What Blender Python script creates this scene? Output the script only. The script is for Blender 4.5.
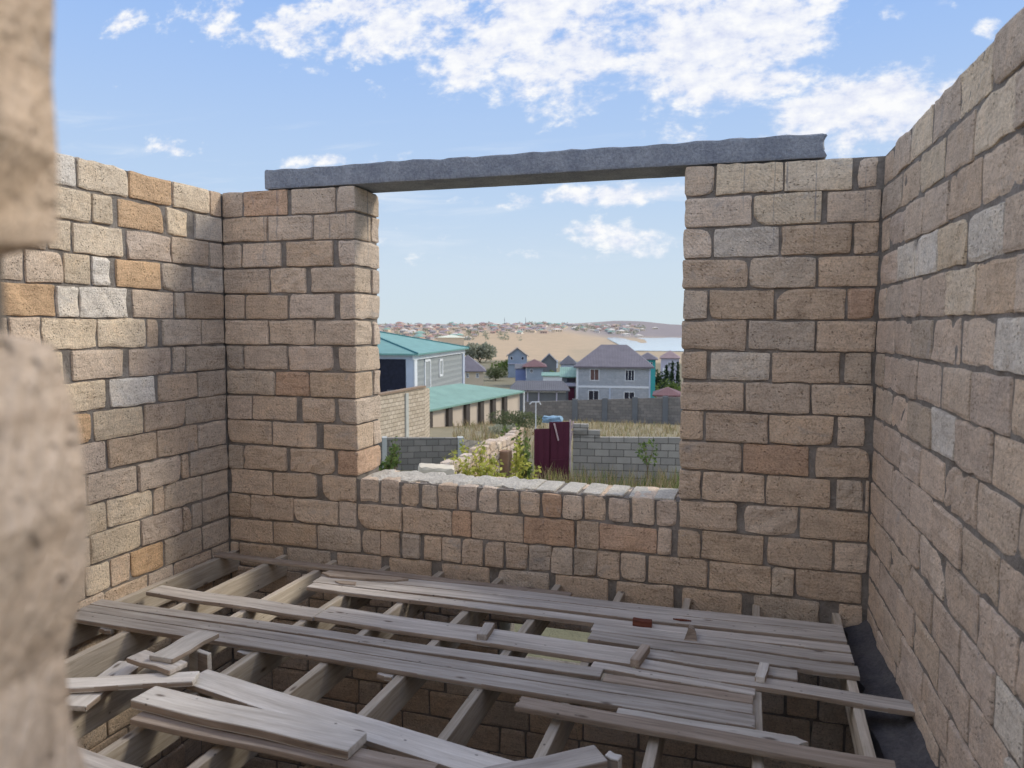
import bpy, math, random
import numpy as np
from mathutils import Vector, Matrix
for o in list(bpy.data.objects): bpy.data.objects.remove(o)
C = bpy.context.scene.collection
sc = bpy.context.scene
R = random.Random(7)
NR = np.random.default_rng(11)

# ------------------------------------------------------------------ camera
F = 770.0
CAM = np.array([4.0240, -5.1991, 1.8289])
PITCH, YAW, ROLL = 0.0757, 0.3025, 0.0035
_fw = np.array([-math.sin(YAW)*math.cos(PITCH), math.cos(YAW)*math.cos(PITCH), -math.sin(PITCH)])
_r0 = np.array([math.cos(YAW), math.sin(YAW), 0.0]); _u0 = np.cross(_r0, _fw)
_rt = _r0*math.cos(ROLL)+_u0*math.sin(ROLL); _up = -_r0*math.sin(ROLL)+_u0*math.cos(ROLL)
cam = bpy.data.cameras.new('camera'); camo = bpy.data.objects.new('camera', cam); C.objects.link(camo)
M3 = Matrix((( _rt[0], _up[0], -_fw[0], CAM[0]), (_rt[1], _up[1], -_fw[1], CAM[1]), (_rt[2], _up[2], -_fw[2], CAM[2]), (0, 0, 0, 1)))
camo.matrix_world = M3
cam.sensor_width = 36.0; cam.lens = 36.0*F/1024.0
cam.clip_start = 0.02; cam.clip_end = 8000
cam.dof.use_dof = True; cam.dof.focus_distance = 6.0; cam.dof.aperture_fstop = 3.4
sc.camera = camo

def ray(px, py): return _fw+(px-512)/F*_rt-(py-384)/F*_up
def at(px, py, Y):
    """the point of the world seen at a photo position, on the vertical plane y = Y"""
    d = ray(px, py); return CAM+d*((Y-CAM[1])/d[1])
def proj(P):
    d = np.asarray(P, float)-CAM; z = d@_fw
    return 512+F*(d@_rt)/z, 384-F*(d@_up)/z

# ------------------------------------------------------------------ sky, sun, exposure
sc.view_settings.view_transform = 'Standard'; sc.view_settings.look = 'None'
sc.view_settings.gamma = 1.0; sc.view_settings.use_curve_mapping = False
sc.view_settings.exposure = 0.0
SUN_DIR = Vector((1.5, 1.0, 1.45)).normalized()
sun = bpy.data.lights.new('sun', 'SUN'); sun.energy = 2.4; sun.angle = math.radians(14); sun.color = (1.0, 0.91, 0.76)
suno = bpy.data.objects.new('sun', sun); C.objects.link(suno)
suno.rotation_euler = (-SUN_DIR).to_track_quat('-Z', 'Y').to_euler(); suno.location = (60, 40, 60)

def srgb(r, g, b, a=1.0):
    f = lambda c: (c/255/12.92) if c/255 <= 0.04045 else ((c/255+0.055)/1.055)**2.4
    return (f(r), f(g), f(b), a)

class NT:
    """small node-tree writer"""
    def __init__(s, tree): s.t = tree; tree.nodes.clear()
    def n(s, kind, **kw):
        nd = s.t.nodes.new(kind)
        ins = kw.pop('ins', {})
        for k, v in kw.items(): setattr(nd, k, v)
        for k, v in ins.items(): s.put(nd.inputs[k], v)
        return nd
    def put(s, sock, v):
        if isinstance(v, bpy.types.NodeSocket): s.t.links.new(v, sock)
        else: sock.default_value = v
    def math(s, op, a, b=None, clamp=False):
        nd = s.n('ShaderNodeMath', operation=op, use_clamp=clamp); s.put(nd.inputs[0], a)
        if b is not None: s.put(nd.inputs[1], b)
        return nd.outputs[0]
    def ramp(s, fac, stops, interp='LINEAR'):
        nd = s.n('ShaderNodeValToRGB'); s.put(nd.inputs[0], fac); cr = nd.color_ramp; cr.interpolation = interp
        while len(cr.elements) < len(stops): cr.elements.new(0.5)
        for e, (p, c) in zip(cr.elements, stops):
            e.position = p; e.color = c if len(c) == 4 else (*c, 1)
        return nd.outputs[0]
    def mix(s, fac, a, b, mode='MIX'):
        nd = s.n('ShaderNodeMix', data_type='RGBA', blend_type=mode)
        s.put(nd.inputs[0], fac); s.put(nd.inputs[6], a); s.put(nd.inputs[7], b); return nd.outputs[2]
    def noise(s, vec, scale, detail=4.0, rough=0.55, dist=0.0):
        nd = s.n('ShaderNodeTexNoise', ins={'Scale': scale, 'Detail': detail, 'Roughness': rough, 'Distortion': dist})
        s.put(nd.inputs['Vector'], vec); return nd.outputs[0]
    def mapping(s, vec, scale=(1, 1, 1), loc=(0, 0, 0), rot=(0, 0, 0)):
        nd = s.n('ShaderNodeMapping'); s.put(nd.inputs[0], vec)
        nd.inputs['Scale'].default_value = scale; nd.inputs['Location'].default_value = loc; nd.inputs['Rotation'].default_value = rot
        return nd.outputs[0]

world = bpy.data.worlds.new('sky'); sc.world = world; world.use_nodes = True
w = NT(world.node_tree)
tc = w.n('ShaderNodeTexCoord'); sep = w.n('ShaderNodeSeparateXYZ', ins={0: tc.outputs['Generated']})
dx, dy, dz = sep.outputs
ady = w.math('MAXIMUM', w.math('ABSOLUTE', dy), 0.05)
T = w.math('DIVIDE', dx, ady); E_ = w.math('DIVIDE', dz, ady)
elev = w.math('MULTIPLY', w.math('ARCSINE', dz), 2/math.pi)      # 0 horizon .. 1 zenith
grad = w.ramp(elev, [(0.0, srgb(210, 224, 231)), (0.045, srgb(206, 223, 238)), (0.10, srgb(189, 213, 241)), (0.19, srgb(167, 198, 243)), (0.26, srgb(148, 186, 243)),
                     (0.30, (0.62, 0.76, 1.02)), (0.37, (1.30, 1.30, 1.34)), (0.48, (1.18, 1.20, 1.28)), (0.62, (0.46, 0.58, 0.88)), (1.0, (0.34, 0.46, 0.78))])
def te(px, py):
    d = ray(px, py); return d[0]/d[1], d[2]/d[1]
comb = w.n('ShaderNodeCombineXYZ', ins={0: T, 1: E_, 2: 0.0}).outputs[0]
n1 = w.noise(w.mapping(comb, (10, 17, 1), (3.3, 1.2, 0)), 1.0, 10.0, 0.62, 0.3)
n2 = w.noise(w.mapping(comb, (34, 52, 1), (1.1, 5.2, 0)), 1.0, 6.0, 0.6)
n3 = w.noise(w.mapping(comb, (3.0, 26, 1), (7.1, 2.2, 0)), 1.0, 7.0, 0.6, 0.6)
mask = None
# (photo px, py, half widths, strength): where the heaped clouds stand
for px, py, hw, hh, st in [(300, 22, 62, 42, .95), (370, 20, 90, 48, 1.0), (470, 38, 110, 58, 1.0), (590, 40, 140, 72, 1.1), (720, 45, 120, 74, 1.15), (560, -10, 260, 60, 1.1), (860, 112, 110, 48, 1.15), (775, 75, 70, 40, .9), (900, 100, 60, 40, .8), (800, 5, 50, 30, .8), (535, 88, 50, 14, .7),
                           (215, 12, 55, 28, .75), (165, 30, 22, 12, .55), (122, 26, 26, 16, .75), (372, 78, 16, 8, .55),
                           (885, 12, 26, 14, .75), (938, 4, 24, 9, .6), (992, 28, 18, 11, .55), (690, 134, 60, 14, .62), (520, 134, 50, 10, .42),
                           (165, 150, 48, 13, .62), (330, 160, 90, 9, .75), (620, 195, 150, 13, .95), (585, 234, 60, 18, .62), (640, 238, 60, 26, .72), (425, 240, 60, 12, .4), (480, 256, 130, 12, .42)]:
    c = te(px, py); a = abs(te(px+hw, py)[0]-te(px-hw, py)[0])/2; b = abs(te(px, py+hh)[1]-te(px, py-hh)[1])/2
    u = w.math('MULTIPLY', w.math('SUBTRACT', T, c[0]), 1/a); v = w.math('MULTIPLY', w.math('SUBTRACT', E_, c[1]), 1/b)
    r2 = w.math('ADD', w.math('MULTIPLY', u, u), w.math('MULTIPLY', v, v))
    m = w.math('MULTIPLY', w.math('SUBTRACT', 1.0, w.math('MULTIPLY', r2, 0.5), True), st)
    mask = m if mask is None else w.math('MAXIMUM', mask, m)
dens = w.math('ADD', w.math('MULTIPLY', w.math('SUBTRACT', n1, 0.5), 2.5), w.math('MULTIPLY', w.math('SUBTRACT', n2, 0.5), 1.2))
cl = w.n('ShaderNodeMapRange', interpolation_type='SMOOTHSTEP', ins={1: 0.48, 2: 1.05, 3: 0.0, 4: 1.0})
w.put(cl.inputs[0], w.math('ADD', w.math('MULTIPLY', mask, 1.0), dens))
wisp = w.n('ShaderNodeMapRange', interpolation_type='SMOOTHSTEP', ins={1: 0.50, 2: 0.78, 3: 0.0, 4: 0.55}); w.put(wisp.inputs[0], n3)
low = w.n('ShaderNodeMapRange', interpolation_type='SMOOTHSTEP', ins={1: 0.02, 2: 0.10, 3: 0.0, 4: 1.0}); w.put(low.inputs[0], elev)
low2 = w.n('ShaderNodeMapRange', interpolation_type='SMOOTHSTEP', ins={1: 0.12, 2: 0.17, 3: 1.0, 4: 0.0}); w.put(low2.inputs[0], elev)
wfac = w.math('MULTIPLY', w.math('MULTIPLY', wisp.outputs[0], low.outputs[0]), low2.outputs[0])
ccol = w.ramp(w.math('ADD', w.math('MULTIPLY', n2, 0.7), w.math('MULTIPLY', n1, 0.4)), [(0.38, srgb(208, 216, 242)), (0.54, srgb(238, 241, 251)), (0.66, srgb(255, 255, 255))])
sky = w.mix(wfac, grad, srgb(236, 242, 250))
sky = w.mix(w.math('MULTIPLY', cl.outputs[0], 0.95), sky, ccol)
below = w.math('LESS_THAN', dz, 0.0)
sky = w.mix(below, sky, srgb(190, 190, 180))
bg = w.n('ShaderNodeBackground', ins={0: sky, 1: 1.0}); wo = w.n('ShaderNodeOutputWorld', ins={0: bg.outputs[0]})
world.cycles.sampling_method = 'MANUAL'; world.cycles.sample_map_resolution = 512

# ------------------------------------------------------------------ tagging, meshes
def tag(o, label=None, cat=None, group=None, kind='thing'):
    if label: o['label'] = label
    if cat: o['category'] = cat
    if group: o['group'] = group
    if kind: o['kind'] = kind
    return o
def link(name, verts, faces, mats, parent=None, fmat=None, tint=None, smooth=False):
    me = bpy.data.meshes.new(name)
    me.from_pydata([tuple(map(float, v)) for v in verts], [], [tuple(map(int, f)) for f in faces])
    for m in (mats if isinstance(mats, (list, tuple)) else [mats]): me.materials.append(m)
    if fmat is not None: me.polygons.foreach_set('material_index', np.asarray(fmat, dtype=np.int32))
    if tint is not None:
        at_ = me.attributes.new('tint', 'FLOAT_COLOR', 'POINT')
        t = np.ones((len(verts), 4), np.float32); t[:, :3] = np.asarray(tint); at_.data.foreach_set('color', t.ravel())
    if smooth: me.polygons.foreach_set('use_smooth', np.ones(len(me.polygons), dtype=bool))
    me.update()
    o = bpy.data.objects.new(name, me); C.objects.link(o)
    if parent: o.parent = parent
    return o
def empty(name, loc=(0, 0, 0), rz=0.0):
    o = bpy.data.objects.new(name, None); C.objects.link(o); o.location = loc; o.rotation_euler = (0, 0, rz); o.empty_display_size = 0.1
    return o
class MB:
    def __init__(s): s.v = []; s.f = []; s.m = []
    def add(s, vs, fs, m=0):
        b = len(s.v); s.v += [tuple(map(float, v)) for v in vs]; s.f += [tuple(b+i for i in f) for f in fs]; s.m += [m]*len(fs)
    def box(s, a, b, m=0, fn=None):
        (x0, y0, z0), (x1, y1, z1) = a, b
        vs = [(x0, y0, z0), (x1, y0, z0), (x1, y1, z0), (x0, y1, z0), (x0, y0, z1), (x1, y0, z1), (x1, y1, z1), (x0, y1, z1)]
        if fn: vs = [fn(v) for v in vs]
        s.add(vs, [(0, 3, 2, 1), (4, 5, 6, 7), (0, 1, 5, 4), (1, 2, 6, 5), (2, 3, 7, 6), (3, 0, 4, 7)], m)
    def prism(s, poly, z0, z1, m=0):
        n = len(poly)
        vs = [(x, y, z0) for x, y in poly]+[(x, y, z1) for x, y in poly]
        s.add(vs, [tuple(range(n))[::-1], tuple(range(n, 2*n))]+[(i, (i+1) % n, n+(i+1) % n, n+i) for i in range(n)], m)
    def tube(s, p, q, r0, r1=None, n=7, m=0):
        p = np.array(p, float); q = np.array(q, float); d = q-p; d /= np.linalg.norm(d); r1 = r0 if r1 is None else r1
        a = np.cross(d, [0, 0, 1.0]);  a = np.array([1.0, 0, 0]) if np.linalg.norm(a) < 1e-4 else a/np.linalg.norm(a); b = np.cross(d, a)
        vs = [c+r*(math.cos(2*math.pi*i/n)*a+math.sin(2*math.pi*i/n)*b) for c, r in ((p, r0), (q, r1)) for i in range(n)]
        s.add(vs, [(i, (i+1) % n, n+(i+1) % n, n+i) for i in range(n)]+[tuple(range(n))[::-1], tuple(range(n, 2*n))], m)
    def build(s, name, mats, parent=None, smooth=False): return link(name, s.v, s.f, mats, parent, s.m, smooth=smooth)

_lat = {}
def lattice(nu, nv, nd):
    k = (nu, nv, nd)
    if k in _lat: return _lat[k]
    idx = {}; vs = []; fs = []
    def vid(i, j, l):
        if (i, j, l) not in idx: idx[(i, j, l)] = len(vs); vs.append((i, j, l))
        return idx[(i, j, l)]
    for i in range(nu):
        for j in range(nv):
            fs.append((vid(i, j, 0), vid(i, j+1, 0), vid(i+1, j+1, 0), vid(i+1, j, 0))); fs.append((vid(i, j, nd), vid(i+1, j, nd), vid(i+1, j+1, nd), vid(i, j+1, nd)))
    for i in range(nu):
        for l in range(nd):
            fs.append((vid(i, 0, l), vid(i+1, 0, l), vid(i+1, 0, l+1), vid(i, 0, l+1))); fs.append((vid(i, nv, l), vid(i, nv, l+1), vid(i+1, nv, l+1), vid(i+1, nv, l)))
    for j in range(nv):
        for l in range(nd):
            fs.append((vid(0, j, l), vid(0, j, l+1), vid(0, j+1, l+1), vid(0, j+1, l))); fs.append((vid(nu, j, l), vid(nu, j+1, l), vid(nu, j+1, l+1), vid(nu, j, l+1)))
    _lat[k] = (np.array(vs), fs); return _lat[k]
def _line(n, e):           # lattice positions in -1..1 with a narrow border step
    return np.concatenate([[-1], np.linspace(-1+e, 1-e, n-1), [1]])
def rough_box(sz, r, amp, nu=7, nv=5, nd=3, chip=0.0):
    """a hewn block: rounded box of size sz, centred, worn by smooth noise (numpy arrays out)"""
    ijk, fs = lattice(nu, nv, nd); sz = np.asarray(sz, float); h = sz/2
    p = np.stack([_line(nu, min(.9, 1.6*r/h[0]))[ijk[:, 0]]*h[0], _line(nv, min(.9, 1.6*r/h[1]))[ijk[:, 1]]*h[1], _line(nd, min(.9, 1.6*r/h[2]))[ijk[:, 2]]*h[2]], 1)
    rr = np.full(len(p), r)
    if chip > 0:           # some corners are knocked off
        for _ in range(NR.integers(0, 3)):
            c = NR.choice([-1, 1], 3)*h; d = np.linalg.norm((p-c)*[1, 1, .5], axis=1); rr = rr+chip*NR.uniform(.4, 1)*np.clip(1-d/(.09), 0, 1)
    rr = np.minimum(rr, h.min()*.95)[:, None]
    inner = np.clip(p, -h+rr, h-rr); d = p-inner; ln = np.linalg.norm(d, axis=1, keepdims=True)
    q = np.where(ln > 1e-9, inner+d/np.maximum(ln, 1e-9)*np.minimum(ln, rr), p)
    if amp:
        dis = np.zeros_like(q)
        for _ in range(4):
            k = NR.normal(0, 1, 3)*NR.uniform(10, 34); dis += np.sin(q@k+NR.uniform(0, 6.28))[:, None]*NR.normal(0, 1, 3)*amp*.45
        q = q+dis+NR.normal(0, amp*.18, q.shape)
    return q, fs

# ------------------------------------------------------------------ materials
def material(name, rough=0.85):
    m = bpy.data.materials.new(name); m.use_nodes = True; t = NT(m.node_tree)
    b = t.n('ShaderNodeBsdfPrincipled', ins={'Roughness': rough, 'Specular IOR Level': 0.2})
    t.n('ShaderNodeOutputMaterial', ins={0: b.outputs[0]})
    t.b = b; t.m = m; t.obj = t.n('ShaderNodeTexCoord').outputs['Object']
    return t
def bump(t, height, strength=0.5, dist=0.01):
    t.put(t.b.inputs['Normal'], t.n('ShaderNodeBump', ins={'Strength': strength, 'Distance': dist, 'Height': height}).outputs[0])
def plain(name, col, rough=0.7, var=0.15, scale=6.0, metal=0.0):
    t = material(name, rough); n = t.noise(t.obj, scale, 5)
    lo = tuple(c*(1-var) for c in col[:3])+(1,); hi = tuple(min(1, c*(1+var)) for c in col[:3])+(1,)
    t.put(t.b.inputs['Base Color'], t.ramp(n, [(0.3, lo), (0.7, hi)])); t.b.inputs['Metallic'].default_value = metal
    return t.m
def stone_material(name, soft=1.0, drips=False, pores=.42):
    t = material(name, 0.92)
    tint = t.n('ShaderNodeAttribute', attribute_name='tint').outputs['Color']
    big = t.noise(t.obj, 6.0, 6, 0.65, .4); fine = t.noise(t.obj, 85, 4, 0.75); mid = t.noise(t.obj, 24, 5, .7, .6); bed = t.noise(t.mapping(t.obj, (5, 5, 50)), 1.0, 6, 0.7, 0.8)
    col = t.mix(0.6, tint, t.ramp(big, [(0.3, (.74, .72, .71)), (0.5, (1, 1, 1)), (0.7, (1.16, 1.10, 1.02))]), 'MULTIPLY')
    col = t.mix(0.55, col, t.ramp(bed, [(0.30, (.60, .53, .47)), (0.48, (1, .98, .96)), (0.7, (1.14, 1.12, 1.1))]), 'MULTIPLY')
    col = t.mix(0.6, col, t.ramp(mid, [(0.3, (.66, .62, .58)), (0.46, (1, 1, 1)), (0.7, (1.1, 1.1, 1.1))]), 'MULTIPLY')
    col = t.mix(0.7, col, t.ramp(fine, [(0.34, (.60, .58, .56)), (0.56, (1.1, 1.1, 1.1))]), 'MULTIPLY')
    vor = t.n('ShaderNodeTexVoronoi', feature='F1', ins={'Scale': 52.0, 'Randomness': 1.0}); t.put(vor.inputs['Vector'], t.obj)
    gate = t.noise(t.obj, 13, 3)
    pore = t.math('MULTIPLY', t.ramp(vor.outputs['Distance'], [(0.14, (1, 1, 1)), (0.30, (0, 0, 0))]), t.ramp(gate, [(0.48, (0, 0, 0)), (0.58, (1, 1, 1))]))
    col = t.mix(t.math('MULTIPLY', pore, pores), col, srgb(88, 70, 56))
    # grey cement wiped over parts of the faces
    smear = t.ramp(t.noise(t.mapping(t.obj, (1, 1, 1), (4, 2, 9)), 3.1, 7, .7, .8), [(.60, (0, 0, 0)), (.70, (1, 1, 1))])
    col = t.mix(t.math('MULTIPLY', smear, .55), col, srgb(168, 164, 162))
    if drips:      # cement water run down from the lintel
        z = t.n('ShaderNodeSeparateXYZ', ins={0: t.obj}).outputs[2]
        run = t.ramp(t.noise(t.mapping(t.obj, (17, 17, .5)), 1.0, 3, .6), [(.60, (0, 0, 0)), (.66, (1, 1, 1))])
        zz = t.n('ShaderNodeMapRange', ins={0: z, 1: 2.25, 2: 2.62, 3: 0.0, 4: 1.0}).outputs[0]
        col = t.mix(t.math('MULTIPLY', t.math('MULTIPLY', run, zz), .6), col, srgb(108, 112, 124))
    wv = t.n('ShaderNodeTexWave', wave_type='BANDS', bands_direction='X', ins={'Scale': 24.0, 'Distortion': 4.0, 'Detail': 3.0, 'Detail Scale': 1.5})
    t.put(wv.inputs['Vector'], t.mapping(t.obj, (1, 1, 1), (0, 0, 0), (0, 0.9, 0.9)))
    saw = t.math('MULTIPLY', wv.outputs[1], t.ramp(t.noise(t.obj, 2.3, 1), [(0.48, (0, 0, 0)), (0.56, (1, 1, 1))]))
    h = t.math('ADD', t.math('MULTIPLY', fine, 0.8), t.math('ADD', t.math('MULTIPLY', mid, 0.9), t.math('MULTIPLY', saw, 0.18)))
    h = t.math('SUBTRACT', h, t.math('MULTIPLY', pore, 1.0))
    t.put(t.b.inputs['Base Color'], col); bump(t, h, 0.8*soft, 0.014)
    return t.m
STONE = stone_material('hewn_limestone'); NEARSTONE = stone_material('worn_limestone', 1.0, pores=.18); STONED = stone_material('hewn_limestone_with_cement_runs', drips=True)
def mortar_material():
    t = material('grey_mortar', 0.95); a = t.noise(t.obj, 9, 5, .6); b = t.noise(t.obj, 60, 4, .7)
    col = t.mix(.5, t.ramp(a, [(.3, srgb(118, 111, 104)), (.7, srgb(158, 152, 146))]), t.ramp(b, [(.3, (.6, .6, .6)), (.7, (1.15, 1.15, 1.15))]), 'MULTIPLY')
    t.put(t.b.inputs['Base Color'], col); bump(t, t.math('ADD', a, b), .9, .015); return t.m
MORTAR = mortar_material()
def concrete_material(name, lo, hi):
    t = material(name, 0.9); a = t.noise(t.obj, 5, 6, .65); b = t.noise(t.obj, 55, 5, .75)
    col = t.mix(.7, t.ramp(a, [(.3, lo), (.7, hi)]), t.ramp(b, [(.33, (.55, .55, .57)), (.66, (1.2, 1.2, 1.2))]), 'MULTIPLY')
    t.put(t.b.inputs['Base Color'], col); bump(t, t.math('ADD', t.math('MULTIPLY', a, .5), b), 1.0, .02); return t.m
CONCRETE = concrete_material('rough_grey_concrete', srgb(140, 147, 160), srgb(178, 183, 192))
DARKCON = concrete_material('dark_stained_concrete', srgb(80, 80, 86), srgb(116, 113, 114))
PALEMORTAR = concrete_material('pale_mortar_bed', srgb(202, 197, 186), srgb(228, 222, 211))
def wood_material(name, dark, mid, pale, grey=0.5):
    t = material(name, 0.8); oi = t.n('ShaderNodeObjectInfo').outputs['Random']
    off = t.n('ShaderNodeVectorMath', operation='ADD', ins={0: t.obj}); cv = t.n('ShaderNodeCombineXYZ', ins={0: t.math('MULTIPLY', oi, 17.0), 1: t.math('MULTIPLY', oi, 5.0), 2: oi}); t.put(off.inputs[1], cv.outputs[0])
    p = off.outputs[0]
    g = t.noise(t.mapping(p, (1.6, 34, 34)), 1.0, 6, .65, .6); lg = t.noise(t.mapping(p, (1.2, 6, 6)), 1.0, 4, .6, 1.2); fine = t.noise(t.mapping(p, (9, 150, 150)), 1.0, 3, .6)
    col = t.ramp(g, [(.28, dark), (.5, mid), (.72, pale)])
    col = t.mix(.45, col, t.ramp(lg, [(.3, (.62, .60, .58)), (.65, (1.15, 1.14, 1.12))]), 'MULTIPLY')
    col = t.mix(.3, col, t.ramp(fine, [(.3, (.6, .6, .6)), (.7, (1.15, 1.15, 1.15))]), 'MULTIPLY')
    vor = t.n('ShaderNodeTexVoronoi', feature='F1', ins={'Scale': 1.0, 'Randomness': 1.0}); t.put(vor.inputs['Vector'], t.mapping(p, (3.2, 9, 9)))
    knot = t.ramp(vor.outputs['Distance'], [(.06, (1, 1, 1)), (.13, (0, 0, 0))])
    col = t.mix(t.math('MULTIPLY', knot, .75), col, srgb(70, 52, 40))
    v2 = t.n('ShaderNodeTexVoronoi', feature='F1', ins={'Scale': 1.0, 'Randomness': 1.0}); t.put(v2.inputs['Vector'], t.mapping(p, (9, 14, 14)))
    nail = t.ramp(v2.outputs['Distance'], [(.05, (1, 1, 1)), (.09, (0, 0, 0))]); col = t.mix(t.math('MULTIPLY', nail, .7), col, srgb(60, 54, 50))
    br = t.math('ADD', .82, t.math('MULTIPLY', oi, .34)); col = t.mix(1.0, col, t.n('ShaderNodeCombineColor', ins={0: br, 1: br, 2: br}).outputs[0], 'MULTIPLY')
    t.put(t.b.inputs['Base Color'], col); bump(t, t.math('ADD', g, t.math('MULTIPLY', fine, .6)), .5, .004); return t.m
WOOD = wood_material('weathered_pale_wood', srgb(148, 141, 134), srgb(180, 173, 166), srgb(203, 198, 192))
WOODW = wood_material('whitish_planed_wood', srgb(184, 177, 168), srgb(206, 201, 194), srgb(220, 216, 211))
WOODB = wood_material('brown_weathered_wood', srgb(126, 112, 100), srgb(158, 144, 131), srgb(182, 169, 157))
JOIST = wood_material('joist_softwood', srgb(160, 148, 132), srgb(188, 177, 162), srgb(206, 197, 185))
REDW = wood_material('reddish_offcut_wood', srgb(84, 48, 40), srgb(112, 66, 54), srgb(136, 88, 72))

# ------------------------------------------------------------------ block walls
TOPZ = 2.87; CH = 0.2
def cz(k): return TOPZ-CH*k
TINT = {'d': (215, 198, 180), 't': (209, 189, 168), 'l': (225, 209, 186), 'w': (231, 224, 213), 'o': (217, 186, 152), 'r': (204, 175, 151), 'g': (203, 189, 173), 'b': (209, 200, 188), 'p': (213, 196, 180)}
class Wall:
    def __init__(s, O, u, n):      # O origin, u unit vector along the wall, n unit normal into the room (xy)
        s.O = np.array([*O, 0.0]); s.u = np.array([*u, 0.0]); s.n = np.array([*n, 0.0]); s.V = []; s.Fc = []; s.M = []; s.T = []; s.c = 0
    def put(s, loc, faces, mat, tint):
        P = s.O+loc[:, :1]*s.u+loc[:, 1:2]*np.array([0, 0, 1.0])+loc[:, 2:3]*s.n
        s.V.append(P); s.Fc += [tuple(i+s.c for i in f) for f in faces]; s.M += [mat]*len(faces); s.T.append(np.tile(np.array(tint), (len(P), 1))); s.c += len(P)
    def block(s, u0, u1, z0, z1, w0, w1, code='d', coarse=False, r=None, amp=None):
        if u1-u0 < .02: return
        base = np.array(srgb(*TINT[code])[:3])*NR.uniform(.90, 1.10)*(1+NR.uniform(-.035, .045)*np.array([0, .35, 1]))
        r = NR.uniform(.007, .016) if r is None else r; amp = .0042 if amp is None else amp
        nu = 3 if coarse else max(4, min(9, int((u1-u0)/.05)+2)); nv = 3 if coarse else 5
        nd = 3 if (w1-w0) < .3 or coarse else 6
        p, f = rough_box((u1-u0, z1-z0, w1-w0), r, amp, nu, nv, nd, chip=0 if coarse else .035)
        sh = 1+NR.normal(0, .012)*p[:, 0]/(u1-u0)*2
        p = p*[1, 1, 1]; p[:, 1] *= sh
        s.put(p+[(u0+u1)/2, (z0+z1)/2, (w0+w1)/2], f, 0, base)
    def core(s, u0, u1, z0, z1, w0, w1, mat=1):
        vs = np.array([(u, z, w_) for w_ in (w0, w1) for z in (z0, z1) for u in (u0, u1)], float)
        s.put(vs, [(0, 2, 3, 1), (4, 5, 7, 6), (0, 1, 5, 4), (2, 6, 7, 3), (0, 4, 6, 2), (1, 3, 7, 5)], mat, (.4, .4, .4))
    def build(s, name, mats):
        V = np.concatenate(s.V); T_ = np.concatenate(s.T)
        o = link(name, V, s.Fc, mats, None, s.M, T_, smooth=False); o['kind'] = 'structure'; return o
def row(wall, joints, k, codes, thick, px=None, u_of=None, J=.006, depth=None, start=None, end=None, step=None):
    """lay one course: joints are places along the wall (numbers, or (a, b) for a wide mortar gap)"""
    z1 = cz(k)-J; z0 = cz(k+1)+J; L = []
    for j in joints:
        a, b = j if isinstance(j, tuple) else (j, j)
        a, b = u_of(a, k), u_of(b, k)
        if a > b: a, b = b, a
        L.append((a-J, b+J) if a == b else (a, b))
    L.sort()
    edges = [start]+[e for ab in L for e in ab]+[end]
    n = len(edges)//2
    for i in range(n):
        a, b = edges[2*i], edges[2*i+1]
        wall.block(a, b, z0+NR.uniform(-.003, .003), z1+NR.uniform(-.003, .003), -thick+NR.uniform(0, .006), NR.uniform(-.004, .005), codes[i % len(codes)])
    return edges
def fill(wall, u, end, k, codes, thick, z=None, coarse=False, J=.006):
    z1, z0 = (cz(k)-J, cz(k+1)+J) if z is None else z
    first = True
    while u < end-.03:
        L = NR.choice([.395, .395, .395, .2]) if not first else NR.uniform(.2, .4)
        first = False; v = min(end, u+L)
        if end-v < .06: v = end
        wall.block(u+J, v-J, z0, z1, -thick, NR.uniform(-.004, .005), codes[NR.integers(len(codes))], coarse); u = v

A_ANG, B_ANG, WID = -0.0108, 0.034, 4.752
TH = 0.40
# --- left side wall
WL = Wall((0, 0), (math.sin(A_ANG), -math.cos(A_ANG)), (math.cos(A_ANG), math.sin(A_ANG)))
def solve_u(wall, px, z, lo, hi):
    f = lambda u: proj(wall.O+u*wall.u+np.array([0, 0, z]))[0]-px
    a, b = lo, hi; fa = f(a)
    for _ in range(50):
        m = (a+b)/2; fm = f(m)
        if (fm > 0) == (fa > 0): a, fa = m, fm
        else: b = m
    return (a+b)/2
def zoom_u(wall, scale, off, lo, hi): return lambda x, k: solve_u(wall, off+x/scale, cz(k+.5), lo, hi)
uL = zoom_u(WL, 5.12, 40, -.3, 3.0)
LEFT = [([873, 680, 458, 193], 'tlolwd'), ([(755, 795), (632, 655), (372, 400), 268], 'blollld'), ([868, 675, (425, 452), 165, 40], 'gdplldd'),
        ([(782, 796), 625, (362, 395), 265], 'bgowld'), ([745, 692, (447, 478), 205, 85], 'tgdwwod'), ([828, (608, 632), 550, 298, 10], 'ggtlld'),
        ([750, 680, (428, 462), (127, 165)], 'ggpdld'), ([808, (590, 612), (340, 365)], 'gtwld'), ([745, 535, (262, 282), 155], 'gtlot'),
        ([810, 600, (338, 355)], 'gttpd'), ([768, 725, 503, 245], 'gtddd'), ([832, 637, 583, 345], 'ggtll'), ([835, 780, 735, 520, 260], 'ggtpll'),
        ([835, 640, 465, 365], 'ggotl'), ([885, 690, 560, 330], 'gtdtd')]
for k, (js, codes) in enumerate(LEFT):
    far = max(uL(j[0] if isinstance(j, tuple) else j, k) for j in js)
    nxt = far+NR.choice([.395, .395, .2])
    row(WL, js+[], k, codes, .39, u_of=uL, start=0.004, end=nxt)
    fill(WL, nxt+.0, 5.15, k, 'dlltdw', .39)
for k in range(15, 30): fill(WL, 0.0, 5.15, k, 'dtg', .2, coarse=True)
WL.core(-.38, 5.14, -3.15, TOPZ-.012, -.385, -.015)
WL.build('wall_left', [STONE, MORTAR])

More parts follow.
